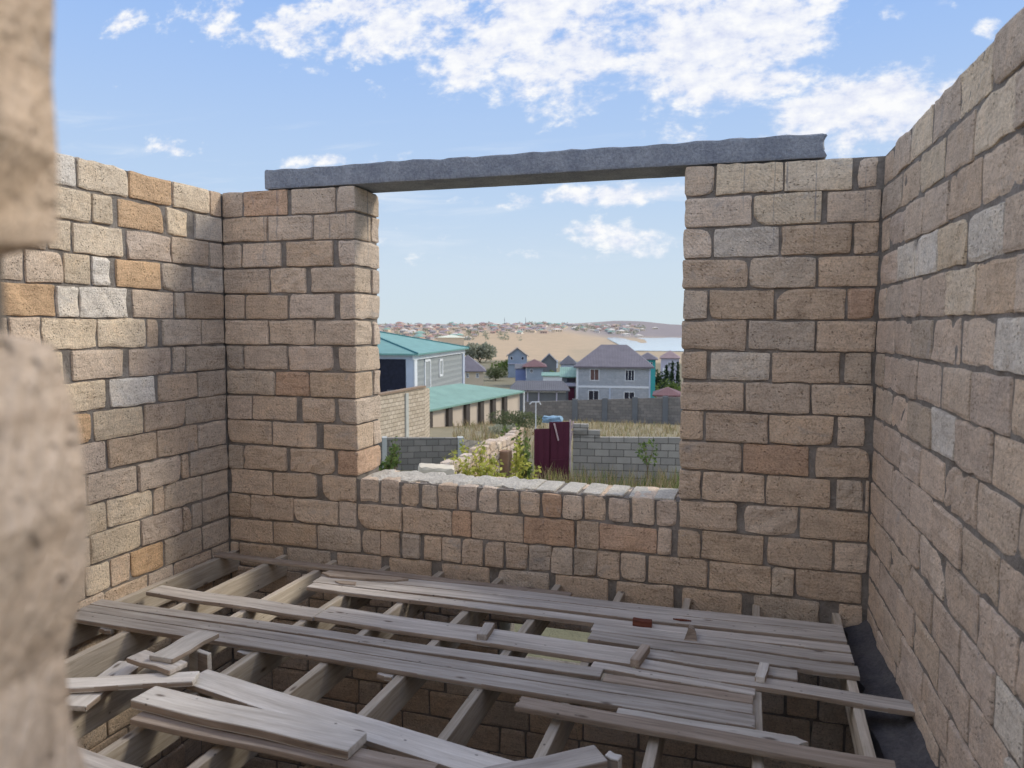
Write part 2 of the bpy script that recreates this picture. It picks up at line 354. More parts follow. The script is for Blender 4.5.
# --- back wall with the window opening
WB = Wall((0, 0), (1, 0), (0, -1))
uB1 = zoom_u(WB, 5.12, 210, -.5, 5.2); uB2 = zoom_u(WB, 5.12, 340, -.5, 5.2); uB3 = zoom_u(WB, 5.12, 520, -.5, 5.2); uB4 = zoom_u(WB, 4.452, 670, -.5, 5.2)
XO0, XO1 = 1.168, 3.575            # opening between these
PL = [([50, 165, (393, 415), 645], 'ttrdd'), ([75, 293, 525], 'ttdd'), ([65, 163, (360, 390), (627, 655)], 'gddtd'), ([78, 303, (492, 518)], 'gddd'),
      ([70, 175, 400, (634, 665)], 'gttdd'), ([85, 300, 532], 'gddd'), ([75, 168, 398, (630, 658)], 'ggdpd'), ([(88, 105), 330, 510], 'ggrt'), ([70, 215, (437, 470), (638, 655)], 'gpttd'),
      ([95, 318, (542, 582)], 'gttt'), ([85, 172, (390, 408), (634, 655)], 'ggttr'), ([(90, 100), 320, (547, 575)], 'gttt')]
for k, (js, codes) in enumerate(PL):
    js = [j for j in js if (j[0] if isinstance(j, tuple) else j) > 95] if k not in (0,) else js[1:]
    header = k % 2 == 0
    us = row(WB, js[:-1], k, codes[1:], .385, u_of=uB1, start=0.0 if k != 11 else 0.02, end=uB1(js[-1][0] if isinstance(js[-1], tuple) else js[-1]-3, k))
    a = uB1(js[-1][1] if isinstance(js[-1], tuple) else js[-1]+3, k)
    z1, z0 = cz(k)-.006, cz(k+1)+.006; e = XO0+NR.uniform(-.004, .006); e = e if k < 11 else XO0-.02
    if header: WB.block(a, e, z0, z1, -.40, .003, codes[-1])
    else:
        s_ = NR.uniform(-.265, -.25); WB.block(a, e, z0, z1, s_, .003, codes[-1]); WB.block(a, e+NR.uniform(-.006, .004), z0, z1, -.40, s_-NR.uniform(.02, .035), 'p')
# sill courses 11..14
def both(k, items, codes, start, end, thick=.40, zt=None):
    L = []
    for which, j in items:
        f = {1: uB1, 2: uB2, 3: uB3, 4: uB4}[which]
        a, b = j if isinstance(j, tuple) else (j-1.5*(1 if which != 4 else .9), j+1.5)
        L.append((f(a, k), f(b, k)))
    L.sort(); edges = [start]+[e for ab in L for e in ab]+[end]
    for i in range(len(edges)//2):
        z1 = cz(k)-.006+(NR.uniform(-.022, .004) if zt else 0)
        WB.block(edges[2*i], edges[2*i+1], cz(k+1)+.006+NR.uniform(-.003, .003), z1, -thick, NR.uniform(-.006, .007), codes[i % len(codes)], r=NR.uniform(.014, .024) if zt else None)
both(11, [(2, (196, 206)), (2, (300, 308)), (2, (404, 414)), (2, 500), (2, (597, 603)), (2, (698, 706)), (2, (803, 810)), (2, (914, 922)), (3, (104, 113)), (3, 214), (3, (320, 328)), (3, (440, 449)), (3, (563, 572)), (3, (686, 696))],
     'ddtgtpdttrdtpdp', XO0+.012, XO1-.008, zt=True)
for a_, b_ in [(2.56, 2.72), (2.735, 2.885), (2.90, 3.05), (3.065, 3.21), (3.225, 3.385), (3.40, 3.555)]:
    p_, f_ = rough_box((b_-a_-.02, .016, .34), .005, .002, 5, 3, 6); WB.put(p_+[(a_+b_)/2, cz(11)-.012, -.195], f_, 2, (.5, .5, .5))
both(12, [(1, 95), (1, 208), (1, 428), (1, 655), (2, (80, 88)), (2, 318), (2, 573), (2, 670), (2, 938), (3, (276, 288)), (3, 403), (3, (698, 704)), (3, (778, 806)), (4, 138), (4, (416, 434)), (4, (722, 732))],
     'gttddttrtrtrptttd', 0.0, WID-.004)
both(13, [(1, 100), (1, 320), (1, 545), (2, 106), (2, 205), (2, (304, 318)), (2, (408, 428)), (2, 518), (2, 620), (2, (729, 739)), (2, (836, 848)), (2, (960, 972)), (3, 43), (3, 160), (3, (266, 276)), (3, 393), (3, 511), (3, (640, 656)), (3, (957, 966)), (4, 450), (4, (552, 562))],
     'gttgdtgtdtttdgggtdtt', 0.0, WID-.03)
both(14, [(1, (145, 152)), (1, (370, 392)), (1, (612, 650)), (2, (207, 250)), (2, (467, 525)), (2, (762, 806)), (3, (150, 180)), (3, (450, 494)), (3, (785, 830)), (4, (322, 372)), (4, (668, 752))], 'ttgt', 0.0, WID-.02)
PR = [([90+112, 508, (815, 838), (925, 956)], 'dlldd'), ([368, (675, 700)], 'dld'), ([188, 490, 813], 'dbtt'), ([350, 655], 'tgt'), ([170, 468, 785, (913, 930)], 'gttrt'),
      ([345, 648], 'tgt'), ([(163, 178), 450, (757, 778), (900, 915)], 'tbtgt'), ([333, 628], 'tdd'), ([153, 438, (728, 748), (867, 893)], 'tttdt'), ([322, (618, 648)], 'trt'),
      ([140, 425, (715, 742), (860, 872)], 'tttgt'), ([(298, 330), 573], 'tdt')]
for k, (js, codes) in enumerate(PR):
    st = XO1+NR.uniform(-.006, .006) if k < 11 else XO1+.004
    row(WB, js, k, codes, .39, u_of=uB4, start=st, end=WID-.006)
# below the floor, with the ground-storey opening
for k in range(15, 30):
    if 16 <= k <= 17: fill(WB, 0, 2.3, k, 'dtg', .2, coarse=True); fill(WB, 3.35, WID, k, 'dtg', .2, coarse=True)
    else: fill(WB, 0, WID, k, 'dtg', .2, coarse=True)
z_s = cz(11)-.02
WB.core(.0, XO0-.016, z_s, TOPZ-.012, -.38, -.016); WB.core(XO1+.014, WID+.3, z_s, TOPZ-.008, -.38, -.016)
WB.core(-.3, WID+.3, cz(14.9), z_s, -.385, -.016)
WB.core(-.3, WID+.3, cz(16), cz(15)+.02, -.38, -.012); WB.core(-.3, 2.31, -3.15, cz(16), -.38, -.012); WB.core(3.34, WID+.3, -3.15, cz(16), -.38, -.012); WB.core(2.31, 3.34, -3.15, cz(18), -.38, -.012)
# mortar smeared over the sill's head course
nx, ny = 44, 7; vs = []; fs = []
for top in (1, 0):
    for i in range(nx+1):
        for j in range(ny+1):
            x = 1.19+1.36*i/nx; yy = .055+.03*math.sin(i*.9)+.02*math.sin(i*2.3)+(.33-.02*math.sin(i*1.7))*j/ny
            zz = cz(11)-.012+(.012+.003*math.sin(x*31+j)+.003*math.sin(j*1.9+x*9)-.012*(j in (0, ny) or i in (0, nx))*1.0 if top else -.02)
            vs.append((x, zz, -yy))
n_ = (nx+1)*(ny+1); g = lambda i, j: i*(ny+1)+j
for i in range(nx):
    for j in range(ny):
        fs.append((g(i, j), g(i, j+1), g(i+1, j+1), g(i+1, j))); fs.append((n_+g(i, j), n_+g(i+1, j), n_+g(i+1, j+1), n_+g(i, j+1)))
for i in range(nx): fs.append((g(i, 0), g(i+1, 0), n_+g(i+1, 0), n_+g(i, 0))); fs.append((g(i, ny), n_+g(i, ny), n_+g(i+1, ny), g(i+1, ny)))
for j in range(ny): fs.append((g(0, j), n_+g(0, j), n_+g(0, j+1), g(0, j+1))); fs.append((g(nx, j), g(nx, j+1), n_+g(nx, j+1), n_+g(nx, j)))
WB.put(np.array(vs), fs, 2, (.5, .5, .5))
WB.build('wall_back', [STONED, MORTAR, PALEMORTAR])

# --- right side wall
WR = Wall((WID, 0), (math.sin(B_ANG), -math.cos(B_ANG)), (-math.cos(B_ANG), -math.sin(B_ANG)))
uR = zoom_u(WR, 3.588, 864, -.3, 4.6)
RIGHT = [([105, 165, 243, 342, 460], 'tdldld'), ([133, 200, 287, 395, 545], 'gdldld'), ([90, 145, 212, 302, 418, 570], 'dpddtdl'), ([118, 182, 262, 366, 500], 'pwwlwd'),
         ([78, 132, 202, 290, 397, 543], 'dgppltd'), ([108, 168, 242, 342, 468], 'ppgpdw'), ([68, 117, 187, 272, 382, 525], 'gpppdpd'), ([97, 157, 240, 325, 455], 'gpgwpdd'),
         ([70, 130, 200, 285, 400, 550], 'pppppdd'), ([45, 100, 165, 245, 345, 478], 'tppppdp'), ([70, 125, 198, 285, 405], 'pppdpp'), ([40, 92, 160, 240, 340], 'tpdppp'), ([52, 115, 175, 262, 372], 'pppdp'),
         ([70, 130, 205, 300], 'pdpp'), ([45, 110, 170, 260], 'pppd')]
for k, (js, codes) in enumerate(RIGHT):
    far = max(uR(j, k) for j in js); row(WR, js, k, codes, .39, u_of=uR, start=0.006, end=far+.39); fill(WR, far+.39, 5.4, k, 'pdwpld', .39)
for k in range(15, 30): fill(WR, 0, 5.4, k, 'dtg', .2, coarse=True)
WR.core(-.39, 5.39, -3.15, TOPZ-.012, -.385, -.008)
WR.build('wall_right', [STONE, MORTAR])

# --- the wall of the doorway the picture is taken from: only its worn end shows
WF = Wall((-.4, -4.765), (1, 0), (0, 1))
xe = 3.562
for k in range(-3, 16):
    cut = .0 if k % 2 else .2
    WF.block(xe+.4-.60 if cut else xe+.4-.79, xe+.4-.41, cz(k+1)+.006, cz(k)-.006, -.40, 0, 'd')
    fill(WF, .0, xe+.4-.61 if cut else xe+.4-.80, k, 'dtpl', .39, coarse=True)
for za, zb, de, c in [(2.30, 2.72, .010, 't'), (1.862, 2.294, .016, 't'), (.98, 1.836, .013, 'p'), (.14, .975, .004, 'p'), (-.3, .135, 0, 'd'), (2.73, 3.47, 0, 'd')]:
    n_v = max(5, int((zb-za)/.055)); p, f = rough_box((.39+de, zb-za, .40), .05, .0, 7, n_v, 7)
    ph = za*9
    bulge = .010*np.sin(p[:, 1]*15+ph)+.007*np.sin(p[:, 1]*33+p[:, 2]*19+ph)+.005*np.sin(p[:, 2]*40+ph*2)+NR.normal(0, .0022, len(p))
    p[:, 0] += np.where(p[:, 0] > .1, bulge+(.055*(1.836-zb+(zb-za)/2-p[:, 1]) if c == 'p' else 0), 0); p[:, 2] += np.where(p[:, 2] > .1, .007*np.sin(p[:, 0]*25+p[:, 1]*21+ph), 0)
    WF.put(p+[xe+.4-.39+(.39+de)/2, (za+zb)/2, -.198], f, 0, np.array(srgb(*TINT[c])[:3]))
for k in range(16, 30): fill(WF, 0, 5.2, k, 'dtg', .2, coarse=True)
WF.core(0, xe+.4-.03, -3.15, TOPZ+.58, -.37, -.03)
WF.build('wall_front', [NEARSTONE, MORTAR])

# --- lintel
p, f = rough_box((4.02, .40, .148), .010, .0015, 60, 6, 5)
p = p+np.stack([np.zeros(len(p)), np.zeros(len(p)), np.where(p[:, 2] > .03, .003*np.sin(p[:, 0]*5)+.003*np.sin(p[:, 0]*23+p[:, 1]*7)+NR.normal(0, .003, len(p)), 0)], 1)
p[:, 0] += np.where(p[:, 0] > 1.95, .018*np.sin(p[:, 2]*60+p[:, 1]*9), 0)
lint = link('concrete_lintel', p+[2.405, .195, TOPZ+.074], f, CONCRETE)
tag(lint, 'rough grey concrete lintel beam spanning the top of the window opening', 'beam')
# the squat mortar lump that tops the right end of the back wall
# --- ledge of dark concrete along the right wall
vs = []; fs = []; n_ = 40
for i in range(n_+1):
    y = -.0-4.75*i/n_
    xr = WID-y*math.tan(B_ANG)+.02; xl = 4.615+.02*math.sin(i*1.1)+.012*math.sin(i*2.9)
    zt = -.07+.012*math.sin(i*1.7)
    vs += [(xl-.0, y, -.24), (xl, y, zt-.02), (xl+.05, y, zt), (xr-.06, y, zt+.015), (xr, y, zt+.07), (xr, y, -.24)]
for i in range(n_):
    for j in range(6): fs.append((i*6+j, i*6+(j+1) % 6, i*6+6+(j+1) % 6, i*6+6+j))
fs += [tuple(range(6)), tuple(range(n_*6+5, n_*6-1, -1))]
led = link('trim_1', vs, fs, DARKCON); led['kind'] = 'structure'

# --- unseen slab added inside the doorway to cut light to the storey below
p, f = rough_box((4.55, 1.45, .05), .006, .002, 20, 8, 3)
shade_slab = link('light_blocking_slab', p+[2.45, -4.03, .032], f, CONCRETE); shade_slab['kind'] = 'structure'
# --- earth floor of the storey below
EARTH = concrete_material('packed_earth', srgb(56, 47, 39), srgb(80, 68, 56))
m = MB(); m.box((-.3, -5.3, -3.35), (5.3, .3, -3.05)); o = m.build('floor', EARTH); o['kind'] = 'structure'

# ------------------------------------------------------------------ joists and boards
ORD = ['first', 'second', 'third', 'fourth', 'fifth', 'sixth', 'seventh', 'eighth', 'ninth', 'tenth', 'eleventh']
def plank(name, a, b, width, z0, th, mat, label, cat='board', group=None, jag=(0, 0), tilt=(0, 0), bow=0.0, parent=None):
    """a sawn board from a to b (plan), its underside at z0; jag = raggedness of its two ends"""
    a = np.array(a, float); b = np.array(b, float); L = np.linalg.norm(b-a); ang = math.atan2(b[1]-a[1], b[0]-a[0])
    nx = max(4, int(L/.12)+3)
    p, f = rough_box((L, width, th), .004, .0, nx, 6, 3)
    s = p[:, 0]/L+.5
    for side, j in ((0, jag[0]), (1, jag[1])):
        if j:
            endv = s < .02 if side == 0 else s > .98
            p[:, 0] += np.where(endv, (1 if side == 0 else -1)*j*np.abs(np.sin(p[:, 1]/width*9+L)), 0)
    p[:, 1] += bow*np.sin(s*math.pi)+.003*np.sin(s*9+L*7)
    p[:, 2] += .002*np.sin(s*11+L)
    zc = z0+th/2+(.003 if cat == 'board' else 0)
    edge = [1 if max(abs(p[i, 1]) for i in q) > width*.40 and min(abs(p[i, 1]) for i in q) > width*.40 and np.ptp([p[i, 2] for i in q]) > th*.2 else 0 for q in f]
    o = link(name, p, f, [mat, WOODB if mat in (WOOD, WOODW) else mat], parent, edge)
    o.location = (*((a+b)/2), zc+(tilt[0]+tilt[1])/2); o.rotation_euler = (0, -math.atan2(tilt[1]-tilt[0], L), ang)
    tag(o, label, cat, group); return o
JX = [.05, .50, .955, 1.41, 1.85, 2.31, 2.75, 3.20, 3.65, 4.09, 4.56]
for i, x in enumerate(JX):
    what = {0: 'pale wooden floor joist lying against the side wall of orange-flecked blocks'}.get(i, 'wooden floor joist on edge, %s one out from the wall with orange blocks' % ORD[i])
    if i == 10: what = 'wooden floor joist on edge beside the dark concrete ledge'
    plank('wooden_joist', (x+(.02 if i == 10 else 0), .16), (x-(.06 if i == 10 else 0), -4.72), .048, -.16, .16, JOIST, what, 'joist', 'floor joists')
BG = 'floor boards'
TK = .028
plank('floor_board', (.02, -.19), (2.9, -.245), .085, 0, .022, WOODB, 'long brown board laid against the foot of the window wall', group=BG)
plank('floor_board', (1.09, -.365), (4.585, -.345), .125, 0, TK, WOOD, 'full-length deck board nearest the window wall, under the split slat', group=BG)
plank('floor_board', (1.11, -.50), (4.585, -.475), .125, 0, TK, WOOD, 'full-length deck board, second out from the window wall', group=BG)
plank('floor_board', (1.13, -.62), (4.59, -.635), .10, 0, TK, WOOD, 'full-length deck board bounding the long dark gap in the deck', group=BG, bow=-.02)
plank('floor_board', (3.15, -.76), (4.59, -.765), .12, 0, TK, WOOD, 'short deck board ending square at the dark gap, next to the full-length ones', group=BG)
plank('floor_board', (3.16, -.885), (4.60, -.925), .13, 0, TK, WOOD, 'short deck board just behind the hole beside the ledge', group=BG)
plank('floor_board', (3.48, -1.035), (4.29, -1.065), .11, 0, TK, WOOD, 'stub deck board that stops at the small square hole', group=BG)
plank('floor_board', (.165, -1.025), (1.475, -1.07), .145, 0, TK, WOOD, 'beige board crossing the sunlit joists near the corner', group=BG)
plank('floor_board', (1.485, -1.045), (3.46, -1.105), .20, 0, TK, WOOD, 'wide board along the dark gap carrying a small squared offcut', group=BG)
plank('floor_board', (3.475, -1.178), (4.80, -1.25), .115, 0, TK, WOOD, 'narrow board poking over the concrete ledge to the side wall', group=BG)
plank('floor_board', (3.25, -1.267), (4.08, -1.328), .072, 0, TK, WOOD, 'tapering pale board between the poking board and the brown one', group=BG)
plank('floor_board', (-.02, -1.335), (3.32, -1.355), .095, 0, TK, WOOD, 'rear board of the three long ones crossing the middle of the floor', group=BG)
plank('floor_board', (3.34, -1.40), (4.07, -1.415), .08, 0, TK, WOODB, 'short brown board ending in line with two grey boards', group=BG)
plank('floor_board', (-.01, -1.437), (4.07, -1.515), .095, 0, TK, WOOD, 'middle board of the three long ones crossing the floor', group=BG)
plank('floor_board', (.02, -1.548), (4.08, -1.63), .115, 0, TK, WOOD, 'front board of the three long ones crossing the floor', group=BG)
plank('floor_board', (3.0, -1.835), (4.62, -1.90), .105, .031, TK, WOODB, 'narrow weathered board with a ragged end near the broken white one', group=BG, jag=(.02, 0))
plank('floor_board', (3.46, -1.75), (4.32, -1.765), .11, 0, TK, WOODW, 'whitish board with a jagged broken end over the big hole', group=BG, jag=(0, .07))
plank('floor_board', (1.33, -2.03), (3.25, -2.375), .165, 0, TK, WOODW, 'wide white board lying askew under the thick plank', group=BG)
plank('floor_board', (1.40, -2.455), (2.85, -2.50), .145, .030, TK, WOODB, 'rough brown board directly beneath the thick plank', group=BG)
plank('thick_plank', (1.34, -2.385), (2.50, -2.45), .15, .062, .042, WOODW, 'thick pale plank with brown edges on top of the front pile', group=BG)
plank('floor_board', (1.21, -2.775), (2.4, -2.90), .105, 0, TK, WOOD, 'board at the very front beside the blurred doorway stone', group=BG)
plank('floor_board', (.90, -1.99), (.99, -2.46), .15, 0, TK, WOODW, 'short white board lying along a joist under the askew slat', group=BG)
plank('floor_board', (.66, -2.42), (1.415, -2.115), .115, .030, TK, WOODW, 'askew slat pointing from the doorway stone to the upright offcut', group=BG, tilt=(0, .02))
plank('floor_board', (.985, -2.055), (1.30, -2.10), .115, .082, .026, WOOD, 'short board under the raised board by the upright offcut', group=BG)
plank('floor_board', (1.19, -2.10), (1.19, -1.745), .145, .110, .026, WOODW, 'short raised board propped on an upright offcut', group=BG)
up = plank('upright_offcut', (1.19, -1.885), (1.345, -1.925), .028, -.08, .188, WOODW, 'white offcut standing on end beneath the raised short board', 'wood offcut')
plank('floor_board', (3.47, -2.17), (3.0, -2.53), .125, .032, .036, WOOD, 'board jutting in at the bottom edge next to the square stake end', group=BG)
plank('stake', (3.485, -2.13), (3.545, -2.145), .045, -.05, .10, WOODW, 'square stake end standing behind the jutting front board', 'wood offcut')
# cleats under the long boards
for x, y, lab in [(3.05, -1.63, 'small wooden cleat under the three long boards by the ragged board'), (.30, -1.60, 'small wooden cleat under the three long boards near the sunlit wall'), (1.30, -1.63, 'small wooden cleat under the three long boards behind the upright offcut'), (2.18, -1.64, 'small wooden cleat under the three long boards midway along')]:
    plank('wooden_cleat', (x, y), (x+.09, y), .05, -.03, .028, WOODW, lab, 'wood offcut', 'cleats under the long boards')
# offcuts and shards on the deck
plank('wood_block', (3.375, -.655), (3.49, -.645), .05, TK, .038, REDW, 'small reddish wood block lying on the grey deck', 'wood offcut')
plank('wood_offcut', (3.475, -1.24), (3.50, -1.02), .05, TK, .045, WOODB, 'squared brown offcut lying across the seam of the deck', 'wood offcut')
plank('wood_offcut', (4.105, -1.225), (4.125, -1.035), .05, TK, .034, WOODW, 'pale squared offcut near the small square hole', 'wood offcut')
plank('wood_offcut', (2.59, -1.16), (2.57, -.975), .06, TK, .04, WOOD, 'grey squared offcut on the wide board by the dark gap', 'wood offcut')
m = MB(); m.add([(0, 0, 0), (.075, .01, 0), (.06, .14, 0), (.01, .12, 0), (.025, .02, .075), (.06, .03, .055), (.045, .12, .05), (.02, .11, .06)], [(3, 2, 1, 0), (4, 5, 6, 7), (0, 1, 5, 4), (1, 2, 6, 5), (2, 3, 7, 6), (3, 0, 4, 7)])
o = m.build('wood_chunk', WOODB); o.location = (3.69, -.80, TK); tag(o, 'split brown wood chunk standing on the grey deck', 'wood offcut')
m = MB(); m.prism([(0, 0), (.10, -.055), (.36, -.045), (.58, -.02), (.66, .03), (.58, .05), (.30, .045), (.08, .055)], 0, .016); o = m.build('split_slat', WOODB); o.location = (1.09, -.405, TK+.001); o.rotation_euler = (0, 0, .05); tag(o, 'thin split slat lying on the deck end nearest the corner', 'wood offcut')
m = MB(); m.prism([(0, 0), (.06, -.03), (.17, -.02), (.15, .03), (.05, .025)], 0, .008); o = m.build('wood_shard', WOODB); o.location = (1.27, -.525, TK+.001); tag(o, 'small brown wood shard beside the split slat', 'wood offcut')
m = MB(); m.prism([(0, 0), (.05, -.012), (.11, 0), (.06, .012)], 0, .008); o = m.build('wood_shard', REDW); o.location = (3.60, -.50, TK+.002); tag(o, 'thin dark sliver on the deck behind the brown chunk', 'wood offcut')


# ================================================================== outside the window
def terr(x, y):
    t = (x-CAM[0])/max(y-CAM[1], 1.0)
    z = float(np.interp(y, [-60, 18, 68, 95, 150, 300, 450, 3500], [-3.05, -3.05, -7.6, -9.7, -12, -14, -14.6, -14.6]))
    if y > 420:
        left = float(np.interp(t, [-.235, -.175], [1, 0]))
        zl = float(np.interp(y, [420, 820, 1350, 1600, 3500], [-14.5, -13.5, 2.6, 4.0, 4.0]))
        zr = float(np.interp(y, [420, 1060, 1150, 1900, 2400, 3500], [-14.6, -14.6, -12.5, 10, 15, 15]))
        hill = math.exp(-((t+.165)/.055)**2)
        zr2 = zr if y < 1100 else -13+(zr+13)*(.62+.5*hill)
        z = left*max(zl, zr2 if y > 1100 else -20)+(1-left)*zr2
        z += (0.8*math.sin(t*60+y*.004)+.5*math.sin(t*143+y*.011))*min(1, (y-420)/900)
    return z
def ground_mat():
    t = material('dry_ground', 0.95); vc = t.n('ShaderNodeAttribute', attribute_name='tint').outputs['Color']
    n = t.noise(t.obj, .12, 6, .65); n2 = t.noise(t.obj, 1.6, 5, .7)
    col = t.mix(.55, vc, t.ramp(n, [(.3, (.72, .74, .70)), (.7, (1.16, 1.12, 1.05))]), 'MULTIPLY')
    col = t.mix(.4, col, t.ramp(n2, [(.3, (.68, .70, .62)), (.7, (1.12, 1.1, 1.05))]), 'MULTIPLY')
    t.put(t.b.inputs['Base Color'], col); bump(t, n2, .6, .2); return t.m
GROUND = ground_mat()
ys = list(np.linspace(.42, 24, 14))+list(np.linspace(28, 110, 22))+list(np.geomspace(118, 3200, 60))
ts = np.linspace(-.75, .45, 97)
V = []; Tn = []; Fc = []
for y in ys:
    for t_ in ts:
        x = CAM[0]+t_*(y-CAM[1]) if y > 20 else CAM[0]+t_*(20-CAM[1])*(1.0)
        z = terr(x, y); V.append((x, y, z))
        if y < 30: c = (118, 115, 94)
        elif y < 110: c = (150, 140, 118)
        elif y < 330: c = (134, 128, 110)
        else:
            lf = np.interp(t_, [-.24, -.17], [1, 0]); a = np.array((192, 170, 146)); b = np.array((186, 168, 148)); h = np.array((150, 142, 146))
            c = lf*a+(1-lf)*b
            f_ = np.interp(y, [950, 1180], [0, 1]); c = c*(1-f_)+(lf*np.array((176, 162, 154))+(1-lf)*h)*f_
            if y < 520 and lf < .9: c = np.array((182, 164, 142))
        Tn.append(srgb(*c)[:3])
n = len(ts)
for i in range(len(ys)-1):
    for j in range(n-1): Fc.append((i*n+j, i*n+j+1, (i+1)*n+j+1, (i+1)*n+j))
g_o = link('ground', V, Fc, GROUND, None, None, Tn, smooth=True); g_o['kind'] = 'structure'
# the lake
t = material('lake_water', 0.12); t.put(t.b.inputs['Base Color'], srgb(196, 208, 216)); t.b.inputs['Specular IOR Level'].default_value = .5
bump(t, t.noise(t.obj, .25, 3), .15, .3)
m = MB(); m.add([(-72, 500, -14.25), (420, 500, -14.25), (620, 1120, -14.25), (-206, 1120, -14.25)], [(0, 1, 2, 3)])
m.add([(-72, 500, -15.6), (420, 500, -15.6), (620, 1120, -15.6), (-206, 1120, -15.6)], [(3, 2, 1, 0)])
lake = m.build('lake_water', t.m); lake['kind'] = 'structure'

# ------------------------------------------------------------------ outside materials
def block_mat(name, lo, hi, mort, bw, bh, msize=.012):
    t = material(name, .93); sep_ = t.n('ShaderNodeSeparateXYZ', ins={0: t.obj})
    v = t.n('ShaderNodeCombineXYZ', ins={0: sep_.outputs[0], 1: sep_.outputs[2], 2: 0.0}).outputs[0]
    br = t.n('ShaderNodeTexBrick', ins={'Color1': lo, 'Color2': hi, 'Mortar': mort, 'Scale': 1.0, 'Mortar Size': msize, 'Brick Width': bw, 'Row Height': bh, 'Bias': 0.0, 'Mortar Smooth': .2})
    t.put(br.inputs['Vector'], v); nz = t.noise(t.obj, 3, 5, .6)
    col = t.mix(.5, br.outputs[0], t.ramp(nz, [(.3, (.75, .75, .75)), (.7, (1.15, 1.15, 1.15))]), 'MULTIPLY')
    t.put(t.b.inputs['Base Color'], col); bump(t, t.math('ADD', t.math('MULTIPLY', t.math('SUBTRACT', 1.0, br.outputs['Fac']), 1.0), nz), .6, .03); return t.m
CINDER = block_mat('grey_cinder_block', srgb(146, 142, 135), srgb(172, 166, 157), srgb(108, 103, 97), .44, .215)
CINDERD = block_mat('dark_cinder_block', srgb(128, 125, 119), srgb(150, 145, 137), srgb(104, 100, 95), .42, .21)
SANDB = block_mat('sandstone_block', srgb(186, 172, 152), srgb(208, 195, 176), srgb(150, 138, 124), .40, .21, .02)
FENCEB = block_mat('grey_fence_block', srgb(122, 119, 116), srgb(142, 137, 132), srgb(104, 101, 98), .6, .3)
HOUSEB = block_mat('pale_grey_house_block', srgb(168, 174, 182), srgb(180, 184, 190), srgb(154, 160, 168), .6, .3)
GREYW = block_mat('grey_rendered_wall', srgb(158, 164, 166), srgb(168, 173, 174), srgb(150, 156, 158), .6, .3)
def roof_mat(name, col, step=.45, axis='X'):
    t = material(name, .55); wv = t.n('ShaderNodeTexWave', wave_type='BANDS', bands_direction=axis, ins={'Scale': 1.0/step/2.0, 'Distortion': 0.0}); t.put(wv.inputs['Vector'], t.obj)
    n = t.noise(t.obj, .8, 5, .6); c = np.array(col[:3])
    cc = t.ramp(n, [(.3, tuple(c*.86)), (.7, tuple(np.minimum(1, c*1.12)))]); cc = t.mix(.35, cc, t.ramp(wv.outputs[1], [(.2, (.72, .72, .72)), (.6, (1.1, 1.1, 1.1))]), 'MULTIPLY')
    t.put(t.b.inputs['Base Color'], cc); bump(t, wv.outputs[1], .4, .05); return t.m
TEAL = roof_mat('teal_sheet_roof', srgb(118, 162, 158)); TEAL2 = roof_mat('green_sheet_roof', srgb(128, 162, 150))
MAUVE = roof_mat('mauve_tile_roof', srgb(118, 113, 120), .35); REDR = roof_mat('dark_red_roof', srgb(116, 84, 86), .3); SLATE = roof_mat('slate_roof', srgb(100, 100, 106), .4)
PINKR = roof_mat('pinkish_roof', srgb(146, 126, 128), .3); TANR = roof_mat('tan_roof', srgb(160, 142, 126), .3)
WHITE = plain('white_trim', srgb(226, 230, 234), .6, .04); PALEB = plain('pale_blue_render', srgb(186, 196, 212), .8, .05, 1.5)
TEALW = plain('teal_painted_wall', srgb(70, 160, 162), .8, .08, .6); BLUEW = plain('blue_grey_wall', srgb(152, 164, 180), .8, .08, .6); BLUE2 = plain('bright_blue_wall', srgb(126, 140, 182), .8, .08, .6)
LILAC = plain('lilac_grey_wall', srgb(186, 184, 200), .8, .06, .6); BEIGE = plain('beige_render', srgb(206, 192, 170), .85, .06, .5); SHEDW = plain('pinkish_beige_render', srgb(198, 184, 168), .85, .05, .9)
DGREY = plain('dark_grey_wall', srgb(112, 116, 120), .85, .1, .8); PILLAR = plain('dark_brown_pillar', srgb(86, 80, 76), .85, .1, 2)
t = material('dark_window_glass', .12); t.put(t.b.inputs['Base Color'], srgb(38, 42, 58)); t.b.inputs['Specular IOR Level'].default_value = .5; GLASS = t.m
NAVY = plain('dark_navy_sheet', srgb(34, 38, 54), .5, .25, 3.0); BROWNP = plain('brown_curtain_glass', srgb(108, 84, 80), .4, .1, 3)
MAROON = plain('maroon_painted_metal', srgb(90, 42, 58), .5, .12, 2.5); PINKTRIM = plain('weathered_pink_metal', srgb(190, 168, 170), .6, .15, 5); WMETAL = plain('white_painted_pipe', srgb(218, 222, 226), .4, .05, 5)
TARP = plain('faded_blue_plastic', srgb(136, 166, 186), .5, .15, 6); CAP = plain('brown_wall_coping', srgb(150, 130, 112), .8, .1, 2); PALECOL = plain('pale_concrete_pillar', srgb(188, 190, 184), .85, .08, 3)

